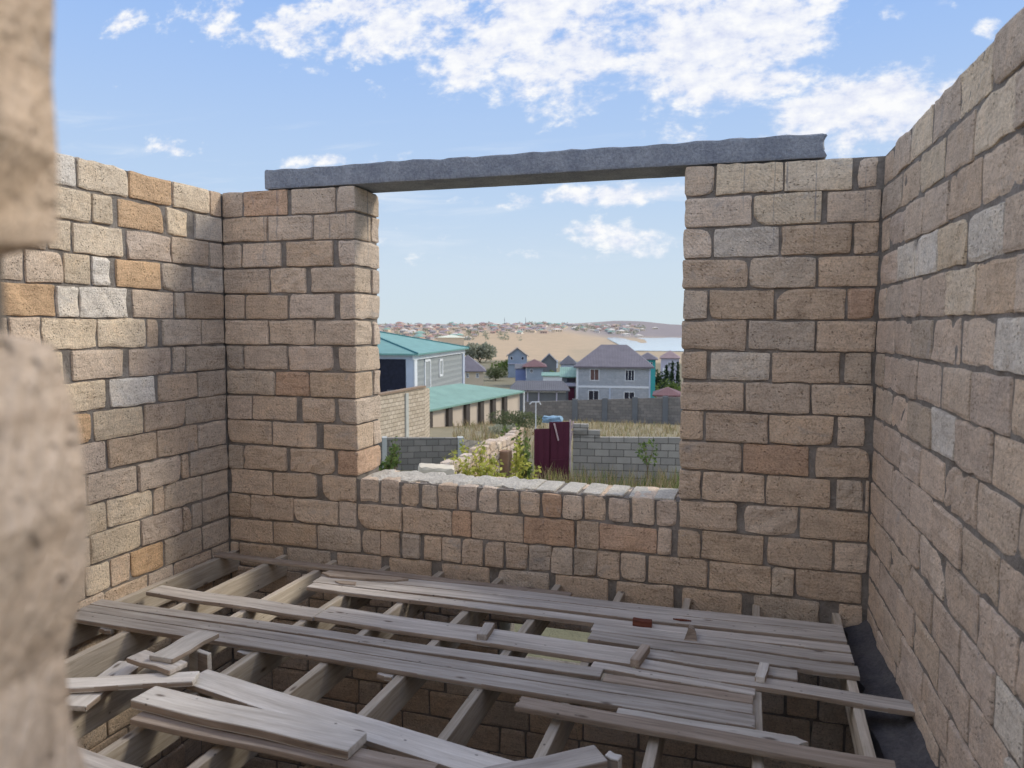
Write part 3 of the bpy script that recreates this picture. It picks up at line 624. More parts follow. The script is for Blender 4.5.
def house(name, label, cat, px0, px1, yeave, Zc, depth, wallm, roofm, rise, kind='hip', oh=.3, ridge=.35, base=None, rot=None, group=None, eave_px=None, eave_th=.14):
    """house whose front spans photo columns px0..px1 at camera depth Zc; local frame: front on y=0 facing -y"""
    pc = (px0+px1)/2; d = ray(pc, yeave); P = CAM+d*Zc
    W = (px1-px0)/F*Zc; th = math.atan2(-d[0], d[1]) if rot is None else rot
    zb = terr(P[0], P[1]) if base is None else base
    root = empty(name, (P[0], P[1], zb), th); H = P[2]-zb
    m = MB(); m.box((-W/2, 0, -1.0), (W/2, depth, H))
    if kind == 'gable': m.add([(-W/2, 0, H), (W/2, 0, H), (0, 0, H+rise), (-W/2, depth, H), (W/2, depth, H), (0, depth, H+rise)], [(0, 1, 2), (4, 3, 5), (0, 2, 5, 3), (1, 4, 5, 2)])
    m.build('walls', wallm, root)
    x0, x1, y0, y1 = -W/2-oh, W/2+oh, -oh, depth+oh; m = MB(); e = eave_th
    if kind == 'hip':
        rw = (x1-x0)*ridge/2; ry = (y0+y1)/2
        if depth > W*1.15: r = [(0, y0+(y1-y0)*(.5-ridge/2), H+rise), (0, y0+(y1-y0)*(.5+ridge/2), H+rise)]
        else: r = [(-rw, ry, H+rise), (rw, ry, H+rise)]
        c = [(x0, y0, H), (x1, y0, H), (x1, y1, H), (x0, y1, H)]; b = [(x, y, z-e) for x, y, z in c]
        vs = c+r+b
        if depth > W*1.15: fs = [(0, 1, 4), (1, 2, 5, 4), (2, 3, 5), (3, 0, 4, 5)]
        else: fs = [(0, 1, 5, 4), (1, 2, 5), (2, 3, 4, 5), (3, 0, 4)]
        fs += [(9, 8, 7, 6), (0, 6, 7, 1), (1, 7, 8, 2), (2, 8, 9, 3), (3, 9, 6, 0)]; m.add(vs, fs)
    elif kind == 'gable':
        s_ = rise/(W/2)
        for sg in (-1, 1):
            p = [(0, H+rise), (sg*(W/2+oh), H-oh*s_)]
            vs = [(p[0][0], y0, p[0][1]), (p[1][0], y0, p[1][1]), (p[1][0], y1, p[1][1]), (p[0][0], y1, p[0][1])]; vs += [(x, y, z+.16) for x, y, z in vs]
            m.add(vs, [(0, 1, 2, 3), (7, 6, 5, 4), (0, 4, 5, 1), (1, 5, 6, 2), (2, 6, 7, 3), (3, 7, 4, 0)])
    elif kind == 'shed':
        vs = [(x0, y0, H), (x1, y0, H), (x1, y1, H+rise), (x0, y1, H+rise)]; vs = [(x, y, z-.12) for x, y, z in vs]+vs
        m.add(vs, [(3, 2, 1, 0), (4, 5, 6, 7), (0, 1, 5, 4), (1, 2, 6, 5), (2, 3, 7, 6), (3, 0, 4, 7)])
    m.build('roof', roofm, root)
    root['_W'] = W; tag(root, label, cat, group); del root['_W']
    s = Zc/F
    def win(pxa, pxb, pya, pyb, framem=WHITE, panem=GLASS, bars=1, nm='window', fw=.10, depth_=.06):
        xa, xb = (pxa-pc)*s, (pxb-pc)*s; za, zb_ = H-(pyb-yeave)*s, H-(pya-yeave)*s
        m = MB()
        for a, b in (((xa, za), (xa+fw, zb_)), ((xb-fw, za), (xb, zb_)), ((xa, za), (xb, za+fw)), ((xa, zb_-fw), (xb, zb_))): m.box((a[0], -depth_, a[1]), (b[0], .02, b[1]))
        for q in range(bars): xx = xa+(xb-xa)*(q+1)/(bars+1); m.box((xx-fw*.3, -depth_*.8, za), (xx+fw*.3, .02, zb_))
        f = m.build(nm, framem, root); m = MB(); m.box((xa+fw, -.015, za+fw), (xb-fw, .01, zb_-fw)); m.build('pane', panem, f)
    def strip(nm, pxa, pxb, pya, pyb, mat, out=.08):
        m = MB(); m.box(((pxa-pc)*s, -out, H-(pyb-yeave)*s), ((pxb-pc)*s, .03, H-(pya-yeave)*s)); m.build(nm, mat, root)
    return root, win, strip

# --- grey two-storey house
r_, win, strip = house('two_storey_house', 'pale grey two-storey house with a mauve hip roof behind the pillared fence', 'house', 577.5, 650, 366.5, 107, 11.5, HOUSEB, MAUVE, 2.9, ridge=.34, oh=.5, eave_th=.22)
win(590, 599.5, 369, 381, panem=BROWNP); win(625, 634.5, 369.5, 381, bars=2); win(588.5, 599.5, 390.5, 402); win(624, 635, 391.5, 402)
strip('corner_trim', 576.5, 578.6, 366, 409, WHITE); strip('floor_band', 578.6, 649.5, 386, 388, WHITE, .05); strip('corner_trim', 648.6, 650.2, 366, 409, PALEB); strip('porch_post', 609.5, 611, 388, 409, PALEB)
# --- its neighbours
r_, win, strip = house('teal_house', 'bright teal house showing past the end of the grey two-storey house', 'house', 640, 655.5, 359, 128, 6, TEALW, MAUVE, 1.0, oh=.4, ridge=.5)
win(650.5, 652.5, 362, 367, fw=.06, bars=0)
r_, win, strip = house('villa', 'lilac-grey villa with a pink pointed roof behind three dark cypresses', 'house', 661, 679, 358, 165, 9, LILAC, PINKR, 1.5, ridge=.05)
win(668, 671, 362, 367); win(673.5, 676, 362, 367); strip('garage_door', 663, 667, 368, 374, WHITE)
r_, win, strip = house('annex', 'small annex with a teal lean-to roof beside the grey two-storey house', 'house', 562, 576, 376.5, 112, 5, DGREY, TEAL2, 1.1, kind='shed', oh=.35)
strip('dark_opening', 567, 575.5, 378, 382, GLASS, .04); strip('door', 568.5, 574.5, 387.5, 402, MAROON, .05); strip('balcony_slab', 562, 576, 383, 386, LILAC, .5)
r_, win, strip = house('long_low_house', 'long low house with a slate grey roof in front of the annex', 'house', 513, 566, 390, 100, 6.5, DGREY, SLATE, 1.0, ridge=.78, oh=.5)
strip('wall_band', 518, 566, 391, 392.2, WHITE, .06); strip('pillar', 527, 528.4, 391, 402, LILAC, .1); strip('pillar', 538, 539.4, 391, 402, LILAC, .1); strip('pillar', 556, 557.4, 391, 402, LILAC, .1)
r_, win, strip = house('cottage', 'blue-walled cottage with a dark red pyramid roof', 'house', 526, 543, 366.5, 175, 9, BLUEW, REDR, 1.5, ridge=.06, oh=.9)
strip('corner_trim', 526, 526.7, 367, 378, WHITE); win(530, 533, 369, 373); 
r_, win, strip = house('lean_to', 'bright blue lean-to with a blue sheet front by the red-roofed cottage', 'house', 515.5, 526, 368.5, 178, 6, BLUE2, SLATE, .8, kind='shed', oh=.2)
r_, win, strip = house('gabled_house', 'blue-grey house with a tan gable and two small upper windows', 'house', 508, 527, 355.5, 215, 10, BLUEW, TANR, 2.0, kind='gable', oh=.5)
win(510.3, 513, 356.5, 360, bars=0); win(521.2, 524, 356.5, 360, bars=0); strip('balcony_slab', 508, 527, 363.5, 364.2, LILAC, .5)
r_, win, strip = house('dark_gabled_house', 'dark grey unrendered gable house behind the red-roofed cottage', 'house', 542, 556.5, 362, 205, 10, DGREY, SLATE, 1.9, kind='gable', oh=.3)
strip('side_pillar', 556.5, 558, 360, 368, WHITE, .1)
r_, win, strip = house('white_shed', 'low white shed with a turquoise roof edge left of the annex', 'house', 543, 562, 375.5, 135, 3.5, WHITE, TEAL2, .35, kind='shed', oh=.3)
r_, win, strip = house('slate_bungalow', 'small bungalow with a bluish slate roof behind the shrubs by the white shed', 'house', 561, 576, 364, 190, 8, PALEB, SLATE, 2.0, oh=.4)
r_, win, strip = house('garage', 'low garage with a dark red roof just behind the pillared fence', 'house', 657, 678, 395, 87, 4, LILAC, REDR, .75, oh=.5, ridge=.1)
r_, win, strip = house('purple_roofed_house', 'tan-walled house with a purplish hip roof beside the big teal-roofed building', 'house', 452, 483.5, 371, 135, 10, BEIGE, MAUVE, 2.6, ridge=.25, oh=.5)
win(466, 469, 373, 378); win(476, 479, 373, 378)
r_, win, strip = house('pale_depot', 'long pale yellowish depot with a flat-pitched roof below the hillside town', 'house', 438, 464, 337.5, 520, 30, BEIGE, plain('cream_roof', srgb(222, 224, 204), .7, .05, .2), 1.6, kind='hip', oh=.5)

# --- big building with the teal roof: built from its near corner
def at_Z(px, py, Z): return CAM+ray(px, py)*Z
A = at_Z(413.7, 353.5, 73.0); B = at_Z(463.7, 348.0, 92.5); ab = np.array([B[0]-A[0], B[1]-A[1]]); Lb = np.linalg.norm(ab)
ang = math.atan2(ab[1], ab[0])-math.pi/2
bb = empty('teal_roofed_building', (A[0], A[1], terr(A[0], A[1])-.5), ang); Hb = A[2]-(terr(A[0], A[1])-.5)
tag(bb, 'big two-storey building with a teal sheet roof and a dark opening', 'building')
Wb = 17.0
m = MB(); m.box((-Wb, 0, -1), (0, Lb, Hb), 0); m.build('walls', GREYW, bb)
m = MB(); m.box((-Wb, -.06, Hb-1.1), (0, .05, Hb)); m.box((-.75, -.08, -1), (.02, .05, Hb)); m.box((-Wb, -.06, -1), (0, .05, 1.6)); m.build('front_frame', PALEB, bb)
m = MB(); m.box((-9.5, -.10, 1.7), (-.78, .02, Hb-.55)); m.build('dark_opening', NAVY, bb)
m = MB(); m.box((-2.6, -.16, 2.95), (-1.4, -.1, 3.2)); m.build('inner_ledge', DGREY, bb)
m = MB(); m.box((-.02, -.08, -1), (.12, .75, Hb)); m.build('corner_pillar', WHITE, bb)
m = MB(); m.box((-.02, Lb-.8, -1), (.12, Lb+.06, Hb-.2)); m.build('corner_pillar', PALEB, bb)
m = MB(); m.box((-.02, -.3, Hb-.62), (.14, Lb+.1, Hb-.12)); m.build('eave_band', WHITE, bb)
oh = .55; ze = Hb; rise = 2.4; inset = Lb/2
m = MB(); m.add([(oh, -oh, ze), (oh, Lb+oh, ze), (-Wb-oh, Lb+oh, ze), (-Wb-oh, -oh, ze), (-inset, Lb/2, ze+rise), (-Wb+4, Lb/2, ze+rise)]+[(oh, -oh, ze-.16), (oh, Lb+oh, ze-.16), (-Wb-oh, Lb+oh, ze-.16), (-Wb-oh, -oh, ze-.16)],
      [(0, 1, 4), (1, 2, 5, 4), (2, 3, 5), (3, 0, 4, 5), (9, 8, 7, 6), (0, 6, 7, 1), (1, 7, 8, 2), (2, 8, 9, 3), (3, 9, 6, 0)])
m.tube((oh, -oh, ze+.03), (-inset, Lb/2, ze+rise+.03), .09, m=1); m.tube((oh, Lb+oh, ze+.03), (-inset, Lb/2, ze+rise+.03), .09, m=1)
m.build('roof', [TEAL, plain('dark_teal_ridge', srgb(52, 110, 116), .6)], bb)
def sidewin(y0, y1, z0, z1, nm):
    m = MB(); fw = .22
    for a, b in (((y0, z0), (y0+fw, z1)), ((y1-fw, z0), (y1, z1)), ((y0, z0), (y1, z0+fw)), ((y0, z1-fw), (y1, z1))): m.box((0, a[0], a[1]), (.1, b[0], b[1]))
    f = m.build(nm, WHITE, bb); m = MB(); m.box((0, y0+fw, z0+fw), (.04, y1-fw, z1-fw)); m.build('pane', GREYW, f)
def y_on_side(px):     # distance along the side wall seen at a photo column
    lo, hi = 0, Lb
    for _ in range(40):
        mid = (lo+hi)/2
        if proj([A[0]+ab[0]/Lb*mid, A[1]+ab[1]/Lb*mid, A[2]])[0] < px: lo = mid
        else: hi = mid
    return lo
sidewin(y_on_side(424), y_on_side(430), .6, Hb-.75, 'tall_window'); sidewin(y_on_side(438.7), y_on_side(442.2), 3.9, Hb-.9, 'window')

# --- long shed with the green roof and dark pillars
S1 = at_Z(430, 409.5, 56); S2 = at_Z(522.5, 391.2, 71.5); sv = (S2-S1)[:2]; Ls = np.linalg.norm(sv); ang = math.atan2(sv[1], sv[0])
zs = min(terr(S1[0], S1[1]), terr(S2[0], S2[1]))-.6
sh = empty('long_shed', (S1[0], S1[1], zs), ang); tag(sh, 'long low shed with a pale green sheet roof and dark pillars along its wall', 'shed')
H1, H2 = S1[2]-zs, S2[2]-zs; sk = lambda v: (v[0], v[1], v[2]+(H2-H1)*v[0]/Ls if v[2] > 0.5 else v[2])
m = MB(); m.box((0, .3, -1), (Ls, 7, H1-.1), 0, sk); m.build('walls', SHEDW, sh)
m = MB(); rr = [(-.4, -.1, H1), (Ls+.3, -.1, H1), (Ls+.3, 7.4, H1), (-.4, 7.4, H1), (-.4, 3.9, H1+1.05), (Ls-5.0, 3.9, H1+.95)]; rr = [sk(v) for v in rr]; bt = [(x, y, z-.14) for x, y, z in rr[:4]]
m.add(rr+bt, [(0, 1, 5, 4), (1, 2, 5), (2, 3, 4, 5), (0, 4, 3), (9, 8, 7, 6), (0, 6, 7, 1), (1, 7, 8, 2), (2, 8, 9, 3), (3, 9, 6, 0)])
m.build('roof', TEAL2, sh)
def x_on_shed(px):
    lo, hi = 0, Ls
    for _ in range(40):
        mid = (lo+hi)/2
        if proj([S1[0]+sv[0]/Ls*mid, S1[1]+sv[1]/Ls*mid, S1[2]])[0] < px: lo = mid
        else: hi = mid
    return lo
for pxc in (431.2, 451.3, 468.8, 483, 495, 506.5):
    x = x_on_shed(pxc); m = MB(); m.box((x-.33, .05, -1), (x+.33, .35, H1-.2), 0, sk); m.build('pillar', PILLAR, sh)
m = MB(); m.tube((Ls+.1, -.1, -1), (Ls+.1, -.1, H2-.1), .08); m.build('downpipe', WHITE, sh)

# --- yard walls
def slab_wall(name, label, a, b, z_top_a, z_top_b, mat, thick=.2, below=1.2, cap=None, parts=(), steps=()):
    a = np.array(a[:2], float); b = np.array(b[:2], float); L = np.linalg.norm(b-a); ang = math.atan2(b[1]-a[1], b[0]-a[0]); zb = min(terr(*a), terr(*b))-below
    root = empty(name, (a[0], a[1], zb), ang); h1, h2 = z_top_a-zb, z_top_b-zb
    m = MB(); m.add([(0, 0, 0), (L, 0, 0), (L, thick, 0), (0, thick, 0), (0, 0, h1), (L, 0, h2), (L, thick, h2), (0, thick, h1)], [(0, 3, 2, 1), (4, 5, 6, 7), (0, 1, 5, 4), (1, 2, 6, 5), (2, 3, 7, 6), (3, 0, 4, 7)])
    for x0, x1, zt in steps:
        zt_ = zt-zb; m.box((x0, 0, h1-.02), (x1, thick, zt_))
    m.build('blockwork', mat, root)
    if cap:
        m = MB(); m.add([(-.05, -.06, h1), (L+.05, -.06, h2), (L+.05, thick+.06, h2), (-.05, thick+.06, h1), (-.05, -.06, h1+.10), (L+.05, -.06, h2+.10), (L+.05, thick+.06, h2+.10), (-.05, thick+.06, h1+.10)], [(0, 3, 2, 1), (4, 5, 6, 7), (0, 1, 5, 4), (1, 2, 6, 5), (2, 3, 7, 6), (3, 0, 4, 7)])
        m.build('coping', cap, root)
    for pos, wd, mt, extra in parts:
        x = pos*L; hh = h1+(h2-h1)*pos+extra; m = MB(); m.box((x-wd/2, -.08, 0), (x+wd/2, thick+.08, hh)); m.build('pillar', mt, root)
    tag(root, label, 'wall'); return root
a = at_Z(372, 397, 37.5); b = at_Z(424.5, 387.5, 42.5)
slab_wall('yard_wall', 'tall sandstone block yard wall in front of the teal-roofed building', a, b, a[2], b[2], SANDB, cap=CAP, parts=[(.62, .28, PALECOL, -.12)])
a = at_Z(424.6, 387.5, 42.6); b = at_Z(429.6, 387.5, 45); slab_wall('yard_wall', 'narrow end return of the sandstone yard wall next to the long shed', a, b, a[2], b[2]-.05, SANDB)
a = at_Z(370, 438, 26.0); b = at_Z(462, 438, 26.5)
slab_wall('cinder_wall', 'dark grey block wall behind the stones, below the sandstone yard wall', a, b, a[2], b[2], CINDERD, parts=[(.155, .16, PALECOL, .02), (.985, .20, PALECOL, .02)])
a = at_Z(463, 439, 26.8); b = at_Z(516, 441, 33); slab_wall('cinder_wall', 'low dark block wall running back behind the yellow-green weeds', a, b, a[2], b[2]-.2, CINDERD)
a = at_Z(573, 437.2, 23.5); b = at_Z(706, 438, 23.0); L_ = np.linalg.norm((b-a)[:2])
slab_wall('cinder_wall', 'grey block wall with a stepped top, beside the maroon gate', a, b, a[2], b[2], CINDER, parts=[], steps=[(0, L_*.207, at_Z(590, 430, 23.5)[2]), (0, L_*.118, at_Z(590, 424, 23.5)[2]), ])
# pillared fence
a = at_Z(524, 402, 80); b = at_Z(700, 396.5, 76)
pf = slab_wall('pillared_fence', 'long grey block fence with evenly spaced pillars in front of the grey house', a, b, a[2], b[2], FENCEB, parts=[(f_, .55, DGREY, .14) for f_ in (.30, .472, .643, .812, .98)], below=.8)

# --- the maroon gate
ga = at_Z(534.5, 424, 23.3); gb = at_Z(571.5, 424, 23.5); gv = (gb-ga)[:2]; Lg = np.linalg.norm(gv); zg = terr(ga[0], ga[1])-.05
gt = empty('metal_gate', (ga[0], ga[1], zg), math.atan2(gv[1], gv[0])); tag(gt, 'maroon sheet metal gate standing at the end of the stepped block wall', 'gate')
Hg = ga[2]-zg+.05
m = MB(); m.box((0, 0, .05), (Lg*.47, .04, Hg*.90)); m.box((Lg*.40, .0, .05), (Lg*.94, .045, Hg)); 
for q in range(5): m.box((Lg*(.08+.18*q), -.012, .08), (Lg*(.08+.18*q)+.03, 0, Hg*(.88 if q < 2 else .98)))
m.build('leaf', MAROON, gt)
m = MB(); m.box((Lg*.95, -.03, 0), (Lg*.99, .06, Hg+.05)); m.tube((Lg*1.01, -.02, Hg*.9), (Lg*1.05, -.02, Hg+.02), .02); m.tube((Lg*.97, 0, Hg*.65), (Lg*1.03, 0, Hg*.86), .02); m.build('post', PINKTRIM, gt)
m = MB(); m.tube((Lg*.52, -.04, Hg*.98), (Lg*.64, -.04, Hg*.72), .025); m.build('brace', PINKTRIM, gt)
m = MB(); m.box((Lg*.42, -.02, Hg*.40), (Lg*.9, 0, Hg*.43)); m.build('rail', MAROON, gt)
p, f = rough_box((.62, .3, .22), .05, .02, 6, 5, 4); o = link('plastic_sheet', p, f, TARP); q_ = at_Z(552.5, 419.5, 24.2); o.location = (q_[0], q_[1], q_[2]); tag(o, 'crumpled faded blue plastic sheet on top of the maroon gate', 'sheet')
# white pipe frame standing in the yard
w0 = at_Z(529.5, 402, 48); w1 = at_Z(541, 402, 48); wz = terr(w0[0], w0[1]); root = empty('pipe_frame', (w0[0], w0[1], wz), math.atan2((w1-w0)[1], (w1-w0)[0])); Lw = np.linalg.norm((w1-w0)[:2]); hw = w0[2]-wz
m = MB(); m.tube((0, 0, hw-.15), (Lw*.2, 0, hw), .035); m.tube((Lw*.2, 0, hw), (Lw*.85, 0, hw), .035); m.tube((Lw*.85, 0, hw), (Lw, 0, hw-.18), .035); m.build('top_bar', WMETAL, root)
m = MB(); m.tube((Lw*.55, 0, -.2), (Lw*.55, 0, hw), .035); m.build('post', WMETAL, root); tag(root, 'thin white pipe frame standing in the dry yard above the gate', 'frame')

# ------------------------------------------------------------------ rubble wall behind the sill
RUB = stone_material('pale_rubble_stone')
ra = at_Z(438, 471, 17.0); rb = at_Z(523, 428, 24.5); rv = (rb-ra)[:2]; Lr = np.linalg.norm(rv); ru = rv/Lr
W_ = Wall(ra[:2], ru, (ru[1], -ru[0]))
x = 0
while x < Lr:
    L = NR.uniform(.3, .5); f_ = x/Lr; zt = ra[2]+(rb[2]-ra[2])*f_+NR.uniform(-.12, .05); zb = terr(*(ra[:2]+ru*x))-.3; z = zt
    while z > zb:
        h = NR.uniform(.22, .3); W_.block(x, x+L-.015, z-h+.012, z, -.3, NR.uniform(-.02, .02), NR.choice(list('ptdl')), r=.03, amp=.012); z -= h
    x += L
W_.core(0, Lr-.05, -3.3, ra[2]-.2, -.26, -.03)
o = W_.build('rubble_wall', [RUB, MORTAR]); o['kind'] = 'thing'; tag(o, 'broken pale stone wall overgrown with yellow-green weeds below the window', 'wall')
pz = at_Z(506, 449, 22.6); p, f = rough_box((.42, .42, 2.2), .03, .01, 4, 4, 8); o = link('stone_post', p, f, plain('brown_stone', srgb(150, 124, 104), .9, .2, 4)); o.location = (pz[0]+.1, pz[1]-.55, pz[2]-1.05); tag(o, 'brown stone gate post among the weeds before the rubble wall', 'post')
p, f = rough_box((.62, .42, .28), .03, .01); o = link('stone_block', p, f, plain('pale_loose_stone', srgb(206, 196, 178), .9, .1, 4)); q_ = at_Z(436, 469, 13.5); o.location = (q_[0], q_[1], q_[2]-.08); o.rotation_euler = (0, .08, .4); tag(o, 'pale loose stone block lying just beyond the sill near the dark block wall', 'stone')
heap = MB(); 
p, f = rough_box((1.6, 1.1, 1.6), .35, .08, 7, 6, 6); o = link('earth_mound', p, f, EARTH); o.location = (q_[0], q_[1]+.1, q_[2]-1.0); tag(o, 'earth mound carrying the pale loose stone block', 'mound')

# ------------------------------------------------------------------ plants
def leaf_mat(name, lo, hi):
    t = material(name, .7); n = t.noise(t.obj, 3.0, 3); oi = t.n('ShaderNodeNewGeometry').outputs['Random Per Island']
    c = t.ramp(t.math('ADD', t.math('MULTIPLY', oi, .6), t.math('MULTIPLY', n, .4)), [(.15, lo), (.8, hi)]); t.put(t.b.inputs['Base Color'], c)
    tr = t.n('ShaderNodeBsdfTranslucent', ins={0: c}); mx = t.n('ShaderNodeMixShader', ins={0: .4, 1: t.b.outputs[0], 2: tr.outputs[0]})
    out = [q for q in t.t.nodes if q.type == 'OUTPUT_MATERIAL'][0]; t.t.links.new(mx.outputs[0], out.inputs[0]); return t.m
LYEL = leaf_mat('yellow_green_leaf', srgb(124, 134, 62), srgb(214, 210, 110)); LGRN = leaf_mat('green_leaf', srgb(64, 84, 46), srgb(128, 146, 82)); LDRK = leaf_mat('dark_green_leaf', srgb(34, 48, 36), srgb(74, 94, 62))
LGREY = leaf_mat('grey_green_leaf', srgb(134, 138, 120), srgb(182, 182, 162)); STRAW = leaf_mat('straw', srgb(132, 116, 86), srgb(186, 170, 134)); STEM = plain('stem_brown', srgb(122, 102, 74), .8, .2, 8); GRN2 = leaf_mat('grass_green', srgb(104, 108, 72), srgb(160, 156, 112)); OLIVE = leaf_mat('olive_leaf', srgb(76, 88, 62), srgb(122, 128, 94))
def leaves(n, ctr, rad, size, rng, shape='ball', up=0.0):
    vs = []; fs = []
    for _ in range(n):
        d = rng.normal(0, 1, 3); d /= np.linalg.norm(d); r = rng.uniform(.55, 1.0)**.6
        p = np.array(ctr)+d*r*np.array(rad)
        if shape == 'cone': f_ = rng.uniform(0, 1); a = rng.uniform(0, 6.28); q = rad[0]*(1-f_)**.8*rng.uniform(.6, 1); p = np.array(ctr)+np.array([q*math.cos(a), q*math.sin(a), rad[2]*f_])
        u = rng.normal(0, 1, 3); u[2] += up; u /= np.linalg.norm(u); v = np.cross(u, rng.normal(0, 1, 3)); v /= np.linalg.norm(v)+1e-9
        s = size*rng.uniform(.6, 1.3); b = len(vs)
        vs += [p, p+u*s*.5+v*s*.28, p+u*s, p+u*s*.5-v*s*.28]; fs.append((b, b+1, b+2, b+3))
    return vs, fs
def bush(name, label, cat, P, w_, h, mat, n=700, size=.16, stems=3, seed=1, group=None, shape='ball', lobes=5):
    rng = np.random.default_rng(seed); root = empty(name, tuple(P)); m = MB()
    if shape == 'cone':
        v, f = leaves(n, (0, 0, h*.05), (w_/2, w_/2, h*.95), size, rng, 'cone', .8); m.add(v, f)
    else:
        for k in range(lobes):
            c = (rng.uniform(-.30, .30)*w_, rng.uniform(-.25, .25)*w_, h*rng.uniform(.38, .68)); v, f = leaves(n//lobes, c, (w_*rng.uniform(.22, .32), w_*rng.uniform(.2, .3), h*rng.uniform(.26, .36)), size, rng, 'ball', .4); m.add(v, f)
    m.build('foliage', mat, root); m = MB()
    for k in range(stems): m.tube((rng.uniform(-.04, .04)*w_, rng.uniform(-.04, .04)*w_, -.15), (rng.uniform(-.25, .25)*w_, rng.uniform(-.2, .2)*w_, h*.6), .02*h, .008*h, 5)
    m.build('stems', STEM, root); tag(root, label, cat, group); return root
def weed(label, P, h, mat, seed, n=60, size=.16, spread=.35):
    rng = np.random.default_rng(seed); root = empty('weed_plant', tuple(P)); st = MB(); lf = MB()
    for k in range(6):
        a = rng.uniform(0, 6.28); tip = np.array([math.cos(a)*spread*rng.uniform(.2, 1), math.sin(a)*spread*rng.uniform(.2, 1), h*rng.uniform(.65, 1)]); st.tube((0, 0, -.1), tip, .012, .005, 5)
        for q in range(n//6):
            f_ = rng.uniform(.3, 1); p = tip*f_; v, f = leaves(1, p, (.08, .08, .06), size*(1.25-.6*f_), rng, 'ball', .2); lf.add(v, f)
    lf.build('leaves', mat, root); st.build('stems', STEM, root); tag(root, label, 'plant'); return root
def gp(px, py, Z):
    P = at_Z(px, py, Z); return (P[0], P[1], terr(P[0], P[1])), P[2]-terr(P[0], P[1])
for i, (px, py, Z, mat, lab) in enumerate([
        (455, 455, 19, LYEL, 'yellow-green weed at the low end of the rubble wall'), (472, 440, 20.2, LYEL, 'tall yellow-green weed, third plant from the low end of the rubble wall'),
        (483, 447, 19.5, LYEL, 'yellow-green weed standing just before the brown stone post'), (497, 437, 22.5, LYEL, 'leggy yellowish weed against the rubble wall behind the brown stone post'), (514, 440, 20.5, LYEL, 'bushy yellow-green weed close beside the maroon gate'),
        (526, 430, 22.0, LGRN, 'greener tall weed leaning on the maroon gate'), (510, 425, 24, LGRN, 'small green weed topping the far end of the rubble wall'), (522, 462, 18, LYEL, 'low bright weed right behind the sill near the gate'),
        (395, 434, 24.5, LGRN, 'tall green weed growing up the dark block wall'), (463, 447, 18.2, LYEL, 'broad yellow-green weed, second plant from the low end of the rubble wall'),
        (490, 452, 18.5, LYEL, 'yellow-green weed crowding the foot of the brown stone post on the gate side'), (503, 462, 17.6, LYEL, 'low yellow-green weed just over the sill below the brown stone post'),
        (382, 448, 22, LGRN, 'green weed in the corner beside the window jamb')]):
    P, h = gp(px, py, Z); weed(lab, P, h, mat, 40+i, 330 if i not in (8,) else 110, .19, .45 if i != 8 else .3)
P, h = gp(516, 411, 52); bush('shrub', 'wide dark green shrub at the end of the long shed', 'shrub', P, 3.6, 1.75, OLIVE, 3200, .13, seed=3, lobes=9)
P, h = gp(505, 417, 46); bush('shrub', 'low grey-green shrub beside the wide dark one', 'shrub', P, 1.8, .9, LGREY, 600, .14, seed=4)
P, h = gp(667, 378, 101); bush('shrub', 'big green shrub behind the pillared fence by the garage', 'shrub', P, 4.0, h, LGRN, 1600, .34, seed=5, lobes=7)
P, h = gp(660, 369, 150); bush('shrub', 'dark green tree between the teal house and the villa', 'tree', P, 4.5, h, LDRK, 900, .5, seed=6)
for k, (px, ptop, lab) in enumerate([(666.5, 366, 'shortest dark cypress before the lilac-grey villa'), (672.5, 362, 'middle dark cypress before the lilac-grey villa'), (678, 362.5, 'dark cypress nearest the window jamb before the villa')]):
    P, h = gp(px, ptop, 140); bush('cypress', lab, 'tree', P, 1.3, h, LDRK, 700, .35, 1, 20+k, 'cypresses before the villa', 'cone')
P, h = gp(479, 341, 330); bush('tree', 'broad grey-green tree on the tan field behind the purple-roofed house', 'tree', P, 15, h, LGREY, 1500, 1.5, seed=8, lobes=8)
P, h = gp(495, 362, 200); bush('shrub', 'dark shrub clump between the purple-roofed house and the gabled house', 'shrub', P, 6.5, h*.8, OLIVE, 1100, .5, seed=9)
P, h = gp(505, 357, 235); bush('shrub', 'green shrub clump behind the gabled blue-grey house', 'shrub', P, 9, h, LGRN, 900, .7, seed=10)
P, h = gp(551, 369, 160); bush('shrub', 'small green shrub above the white shed', 'shrub', P, 2.6, h, LGRN, 500, .35, seed=12)
# sapling in front of the stepped wall
P, h = gp(647, 440, 21.5); rng = np.random.default_rng(5); root = empty('sapling', P); m = MB(); m.tube((0, 0, -.1), (.03, 0, h*.55), .018, .012); m.tube((.03, 0, h*.5), (-.1, .05, h), .012, .005); m.tube((.03, 0, h*.5), (.18, 0, h*.9), .01, .005); m.tube((.03, 0, h*.5), (.0, -.1, h*.8), .01, .005); m.build('trunk', STEM, root)
m = MB(); v, f = leaves(110, (.02, 0, h*.8), (.34, .3, h*.22), .12, rng, 'ball', .2); m.add(v, f); m.build('leaves', LGRN, root); tag(root, 'slender green sapling growing in front of the stepped block wall', 'tree')
